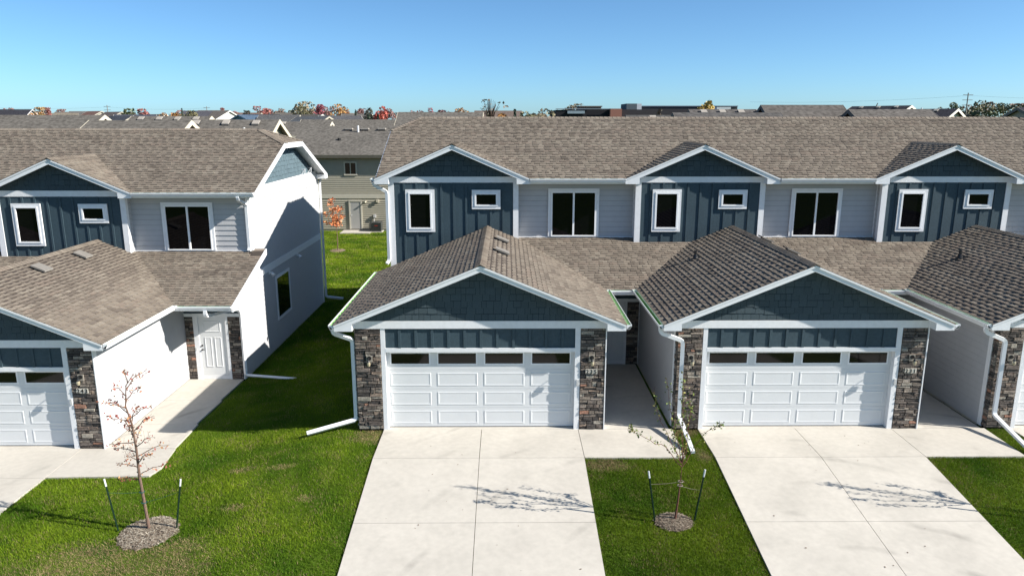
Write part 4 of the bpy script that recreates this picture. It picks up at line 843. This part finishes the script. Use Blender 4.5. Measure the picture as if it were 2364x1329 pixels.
# ------------------------------------------------------------ neighbouring houses beyond
RG, TN, WH = (.118,.108,.094), (.36,.33,.27), (.58,.55,.50)
DK, BG = (.035,.035,.042), (.55,.50,.39)
rect_house('ranch_house', 'long grey brown roof at the far left beyond the 243 row', (-31.5,32,8.3), (-23.4,32,8.3), 5.5, 2.4, -.6, RG, TN, BG)
rect_house('ranch_house', 'lower grey brown roof with small cream gable behind the 243 ridge', (-19.4,22.8,7.95), (-13.9,22.8,7.95), 3.6, 1.6, -.6, RG, TN, BG)
rect_house('ranch_house', 'grey brown roof with four vents and a tall cream rake', (-24.6,38,8.26), (-18.7,38,8.26), 5, 2.3, -.6, RG, TN, BG, vents=4)
rect_house('ranch_house', 'grey brown roof with two white pipes and cream gable left of the gap', (-16.4,27,8.0), (-10.4,27,8.0), 4.8, 2.3, -.6, RG, TN, BG, vents=3, pipes=((-1.2,2.2,.5),(1.6,2.2,.6)))
rect_house('ranch_house', 'small brown roof peeking over the clipped gable of the 243 row', (-21,50,7.86), (-12.6,50,7.86), 3, 1.2, -.6, RG, TN, BG, vents=1)
rect_house('ranch_house', 'wide roof directly behind the olive house', (-17.5,58,8.06), (-7.6,58,8.06), 6, 2.6, -.6, RG, TN, BG)
rect_house('ranch_house', 'tall grey brown roof left above the 235 ridge', (-6.9,52,8.72), (.95,52,8.72), 6, 2.7, -.6, RG, TN, BG)
rect_house('ranch_house', 'low dark roof just over the ridge before the school', (12.4,24,8.38), (18.4,24,8.38), 3.5, 1.5, -.6, (.09,.085,.08), TN, (.12,.11,.10))
rect_house('ranch_house', 'brown roof with four vents left of the largest far roof', (15.2,32,8.68), (20.6,32,8.68), 5, 2.2, -.6, (.10,.092,.085), TN, (.12,.11,.10), vents=4)
rect_house('ranch_house', 'largest grey roof on the skyline right of the school', (19.3,30,8.92), (24.5,30,8.92), 4.6, 2.4, -.6, (.105,.095,.085), (.10,.10,.10), (.13,.12,.11))
rect_house('ranch_house', 'long low grey roof right of the largest far roof', (24.0,28,8.62), (29.0,28,8.62), 5, 2.2, -.6, (.11,.10,.09), TN, (.13,.12,.11))
rect_house('ranch_house', 'black roofed house with beige gable on the right skyline', (45.2,74,9.66), (49.3,68,9.66), 4.2, 1.7, -.6, DK, (.5,.47,.39), (.7,.66,.56), vents=3)
rect_house('ranch_house', 'black roofed house with beige gable and vent pipe further right', (43.2,60,9.10), (46.9,55,9.10), 4.0, 1.7, -.6, DK, (.5,.47,.39), (.7,.66,.56), vents=2, pipes=((.2,1.2,.6),))
rect_house('ranch_house', 'dark roofed house at the right edge below the treeline', (46.2,45.5,9.05), (53,45.5,9.05), 5, 1.9, -.6, DK, (.3,.28,.24), (.15,.14,.13), vents=2)
rect_house('ranch_house', 'dark roof sliver in front of the school', (10.9,31,8.3), (14.2,31,8.3), 3.5, 1.6, -.6, (.07,.068,.065), TN, (.1,.1,.1), vents=1)
mb = MB(); mb.prism([(-7.1, 50.1, 7.86), (-6.3, 50.1, 7.86), (-6.3, 51.2, 8.36), (-7.1, 51.2, 8.36)], (0,0,.12)); 
SM = [(-107.5,150,10.4,9,DK,(.62,.66,.7)),(-114,170,10.2,5,RG,TN),(-118.3,190,10,4.4,(.16,.14,.11),TN),(-118.5,200,10.6,5.8,(.13,.12,.11),TN),(-109.6,190,10.5,5,(.17,.10,.08),TN),(-94.1,170,10.1,4.8,(.12,.10,.09),TN),(-61.9,110,8.75,5.2,(.06,.065,.075),TN),(-69.3,130,9.1,4.5,(.05,.055,.07),WH),(-87.8,180,9.6,5,RG,WH),(-64.6,150,10.1,3,(.06,.06,.07),WH),(-67.5,165,10.4,3.4,(.15,.13,.11),TN),(-60.4,150,10.1,3.2,(.15,.13,.11),WH),(-61.3,170,9.9,4.6,(.15,.10,.08),TN),(-43.7,120,9,6,(.06,.09,.13),(.16,.22,.3)),(-45.5,132,9.2,3.6,DK,WH),(-38.2,120,9,4.6,(.09,.09,.09),TN),(-36.6,135,9.2,5.4,RG,WH),(-27.1,100,8.6,6,(.10,.105,.11),TN),(-25.5,112,8.8,5,(.07,.07,.075),WH),(-41,200,10.1,7,(.14,.12,.10),TN),(.7,200,10.8,11,(.13,.10,.085),(.2,.16,.13)),(-130,215,10.6,8,(.14,.12,.10),TN),(-76,185,10.2,7,(.14,.10,.085),TN),(-52,175,10,6,RG,TN),(-33,165,9.6,6,(.12,.11,.10),WH),(-19,170,9.6,7,RG,TN)]
SM.sort(key=lambda s: s[0]/(s[1]+18))
ORD = ['first','second','third','fourth','fifth','sixth','seventh','eighth','ninth','tenth','eleventh','twelfth','thirteenth','fourteenth','fifteenth','sixteenth','seventeenth','eighteenth','nineteenth','twentieth','twenty-first','twenty-second','twenty-third','twenty-fourth','twenty-fifth','twenty-sixth','twenty-seventh','twenty-eighth']
for i, (x, y, z, w_, rc, wc) in enumerate(SM):
    rot = random.choice((0, .5, -.6, 1.35)) if w_ < 8 else .1; l = max(w_, 6)*.62
    rect_house('distant_house', ORD[i]+' tiny house from the left among the distant rooftops below the skyline', (x-math.cos(rot)*l, y-math.sin(rot)*l, z), (x+math.cos(rot)*l, y+math.sin(rot)*l, z), 4.2, 2.1, -.6, rc, wc, tuple(min(.62, q*1.1) for q in wc), group='small houses on the horizon')
# school
Sc = empty('school_building', (30, 150, -.6), label='long dark flat roofed school with brick stair block on the skyline', category='school'); o = (-30, -150, .6)
def sb(n, m, c, *b): return MB(o).box(*b, c).build(n, m, Sc)
BKc = (.022,.021,.025)
sb('wing','far',BKc, 14.1,20.9,150,175,-.6,10.3); sb('wing','far',BKc, 20.9,26.2,150.5,175,-.6,10.45); sb('stair_block','brick',(1,1,1), 26.0,28.5,148.5,160,-.6,10.55); sb('wing','far',(.045,.04,.045), 28.5,47,150,175,-.6,10.4)
sb('canopy','far',(.25,.30,.34), 16.6,20.4,149.2,150,9.5,10.1); sb('window_band','glass',(1,1,1), 21.3,25.6,150.4,150.5,8.2,9.0); sb('window_band','glass',(1,1,1), 17,20.2,149.9,150,8.2,9.2)
sb('plant_room','far',(.10,.12,.13), 31.8,34.3,163,172,10,11.95); sb('plant_room','far',(.5,.52,.53), 34.3,35.4,163,172,10,11.93); sb('upper_hall','far',(.05,.05,.055), 36.1,60.5,170,185,-.6,11.4); sb('roof_edge','far',(.14,.16,.2), 36,60.6,169.8,185.2,11.4,11.6)
sb('penthouse','far',(.20,.17,.14), 20.8,26.0,165,172,10.2,11.2); sb('penthouse_roof','far',(.14,.12,.10), 20.6,26.2,164.6,172.3,11.2,11.45); sb('parapet','far',(.22,.25,.28), 14,26.2,149.8,150,10.45,10.6)
sb('annex','far',(.55,.57,.58), 52.6,55.9,160,168,-.6,11.1)
# poles
def pole(x, y, zt, label, arms=2):
    e = empty('utility_pole', (x, y, -.5), label=label, category='utility pole'); m = MB(); m.tube([(0,0,0), (0,0,zt+.5)], [.16,.11], 8); m.build('post', 'farwood', e)
    for i in range(arms): MB().box(-1.1, 1.1, -.06, .06, zt+.5-.5-i*1.1, zt+.5-.38-i*1.1).build('crossarm', 'farwood', e)
pole(-127, 230, 12.9, 'utility pole left of centre above the far left rooftops'); pole(-94.7, 230, 12.5, 'utility pole behind the second group of far rooftops'); pole(105.5, 150, 14.0, 'tall utility pole rising from the trees at the right', 3)
for (a, b_, nm) in (((-127,230,12.3), (-94.7,230,12.0), 'utility wire strung between the two left poles'), ((105.5,150,13.4), (175,165,13.2), 'utility wire running right from the tall pole'), ((105.5,150,13.4), (70,190,13.0), 'utility wire running left from the tall pole'), ((-127,230,12.3), (-170,230,12.4), 'utility wire leaving the leftmost pole')):
    A, Bv = np.array(a), np.array(b_); MB().tube([tuple(A+(Bv-A)*t-np.array([0,0,4*.6*t*(1-t)])) for t in np.linspace(0,1,9)], .014, 4).build('utility_wire', 'black', None, label=nm, category='wire')
e = empty('crane_boom', (90.2, 160, -.5), label='thin slanted boom standing above the low grey roof at right', category='crane'); MB().tube([(-1.2,0,0), (-.6,0,10.5), (.3,0,12.5)], .12, 6).build('boom', 'farwood', e)
# ------------------------------------------------------------ skyline trees
PAL = {'pink':[(.30,.13,.12),(.24,.12,.10),(.34,.17,.14)],'orange':[(.46,.22,.05),(.50,.28,.06),(.36,.15,.04)],'red':[(.32,.08,.07),(.26,.07,.06),(.38,.12,.08)],'yellow':[(.50,.34,.05),(.42,.28,.05)],'green':[(.08,.11,.03),(.12,.14,.04),(.06,.09,.03)],
 'conifer':[(.025,.055,.03),(.035,.07,.035)],'olive':[(.14,.13,.05),(.20,.17,.07),(.10,.11,.04)],'dark':[(.04,.05,.025),(.06,.06,.03)],'brown':[(.20,.12,.08),(.15,.10,.06),(.26,.15,.09)],'tan':[(.34,.27,.16),(.28,.22,.13),(.22,.19,.10)],'crimson':[(.34,.05,.08),(.27,.04,.06)],'brightred':[(.55,.10,.06),(.48,.08,.05)],'darkred':[(.14,.04,.04),(.11,.03,.03)],'bare':[(.30,.25,.19),(.26,.21,.16)]}
WORD = {'pink':'dusty pink autumn','orange':'orange autumn','red':'dull red autumn','yellow':'golden yellow','green':'dark green leafy','conifer':'dark green conifer','olive':'olive green','dark':'very dark green','brown':'russet brown','tan':'pale tan autumn','crimson':'crimson','brightred':'bright scarlet','darkred':'dark maroon','bare':'bare leafless'}
TR = [(-132.3,190,11.6,2.4,'pink'),(-100,150,10.8,2.4,'orange'),(-101.6,155,10.8,1.8,'red'),(-96.5,145,9.9,3.1,'yellow'),(-141.5,230,11.5,2.9,'pink'),(-80.5,150,10.5,4.5,'green'),(-82,160,10.6,4,'red'),(-70.5,150,10.6,3.2,'orange'),(-64.4,140,10.5,1.7,'conifer'),(-64.4,145,10.2,2.5,'olive'),(-70.7,180,11.2,1.9,'red'),(-71.9,190,11.1,3.7,'red'),(-51.2,140,10,1.5,'dark'),(-60,180,11.6,3.7,'red'),(-59.1,190,11.3,4.2,'brown'),(-53.1,180,10.6,2.1,'olive'),(-46.5,170,12.5,5.1,'tan'),(-45.1,160,11.1,2.9,'olive'),(-41.9,165,11.7,3,'crimson'),(-42.3,175,11.5,2.3,'pink'),(-38.1,170,11.9,4.2,'orange'),(-24.4,120,9.9,1.6,'conifer'),(-35,180,11.6,2.3,'pink'),(-21.4,118,10.5,1.6,'dark'),(-17.8,105,9.1,1.6,'conifer'),(-18.8,112,10.3,1.8,'brightred'),(-29.7,190,11.2,2.7,'pink'),(-19.3,105,9.1,1.6,'conifer'),(-22,200,11.4,3.3,'red'),(-18.1,195,11.4,2.3,'crimson'),(-15.7,200,10.9,3.1,'darkred'),(-9.1,180,11.2,3,'orange'),(.8,90,11,2.9,'bare'),(2.4,92,9.3,2.8,'orange'),(4.2,80,9.4,1.5,'conifer'),(7.1,120,9.7,4.1,'olive'),(10.9,140,10.3,5.6,'tan'),(19,200,11.6,3.1,'tan'),(21.5,190,12.4,3.7,'tan'),(29,230,11.7,4.4,'tan'),(23.7,60,10.1,2,'yellow'),(20.9,70,9.4,.9,'bare'),(103.8,200,11.5,3.6,'tan'),(123.7,190,11.8,3.7,'olive'),(123.4,185,13,3.1,'green'),(130.7,190,13,6.1,'brown'),(129.9,180,13.2,5.1,'olive'),(140.3,190,12.8,3.4,'green'),(140.3,185,12.6,5.2,'olive'),(107.8,150,10.5,6.9,'dark'),(112.2,150,10.3,5.9,'green'),
 (-110,210,10.9,4,'brown'),(-90,200,10.8,4,'pink'),(-77,205,10.9,4.5,'red'),(-66,200,10.7,4,'brown'),(-50,205,10.9,4.5,'pink'),(-12,210,10.8,5,'brown'),(-5,215,10.8,5,'olive'),(14,215,10.9,5,'brown'),(-28,205,10.9,4,'brown'),(78,215,11.1,6,'tan'),(92,210,11.2,5,'brown'),(150,195,12.6,6,'brown'),(118,170,11.3,5,'olive')]
TR.sort(key=lambda t: t[0]/(t[1]+18)); cnt = {}
for (x, y, zt, w_, kd) in TR:
    cnt[kd] = cnt.get(kd, 0)+1; zb = -.6
    e = empty('pine_tree' if kd == 'conifer' else 'autumn_tree', (x, y, zb), label=ORD[cnt[kd]-1]+' '+WORD[kd]+' tree from the left along the skyline', category='tree', group='trees along the skyline')
    ht = zt-zb; r = w_/2*1.15; ch = min(ht*.8, max(w_*.95, 3.2)) if kd != 'conifer' else ht*.75
    m = MB(); m.tube([(0,0,0), (0,0,ht-ch*.5)], [.28,.14], 6)
    nl = 5
    for i in range(nl): a = random.uniform(0,6.28); m.tube([(0,0,ht-ch*.95), (math.cos(a)*r*.6, math.sin(a)*r*.6, ht-ch*random.uniform(.2,.6))], [.1,.03], 5)
    if kd == 'bare':
        for i in range(70):
            a = random.uniform(0,6.28); q = random.uniform(.1,1); m.tube([(math.cos(a)*.1,0,ht-ch*1.3), (math.cos(a)*r*.5*q, math.sin(a)*r*.5*q, ht-ch*.6), (math.cos(a)*r*q, math.sin(a)*r*q, ht-ch*.5*q*q)], [.035,.022,.01], 3)
    m.build('trunk', 'bark', e)
    cr = MB(); lobes = [(rng.normal(size=3)*np.array([r*.42, r*.42, ch*.2])+np.array([0,0,ht-ch*.52]), random.uniform(.42,.62)) for _ in range(7)]
    s = max(.34, w_*.12); n = 620 if kd != 'bare' else 60
    for _ in range(n):
        if kd == 'conifer':
            t = random.random()**.8; z = ht-ch*t; rr = r*t*1.0*random.uniform(.6,1.05); a = random.uniform(0,6.28); p = (math.cos(a)*rr, math.sin(a)*rr, z)
        else:
            c0, q = random.choice(lobes); d = rng.normal(size=3); d = d/np.linalg.norm(d)*random.uniform(.55,1.05)**.5; p = c0+d*np.array([r*q, r*q, ch*.5*q])
            if p[2] > ht: p[2] = ht-random.uniform(0,.2)
        k = random.uniform(.65,1.3); c = random.choice(PAL[kd]); leafquad(cr, p, s*random.uniform(.7,1.5), tuple((v*.78+.22*(.16,.15,.15)[j])*k for j, v in enumerate(c)))  # leaf colours greyed, distance haze put into the colour
    cr.build('crown', 'leaf', e)
# fallen leaves and bits of dirt on the concrete
lf = MB()
for _ in range(60):
    x = random.uniform(-.05, 13); y = random.uniform(-6.2, -.1)
    if 5 < x < 8.2: continue
    z = zr(y, False)+.004; s = random.uniform(.012,.03); a = random.uniform(0,6.28)
    lf.add([(x+math.cos(a+i*1.57)*s*(1 if i%2 else .6), y+math.sin(a+i*1.57)*s*(1 if i%2 else .6), z+random.uniform(0,.006)) for i in range(4)], [(0,1,2,3)], (.12,.07,.04))
lf.build('fallen_leaves', 'leaf', None, kind='stuff', label='scattered tiny dead leaves on the two driveways', category='leaves')
S.render.engine = 'CYCLES'
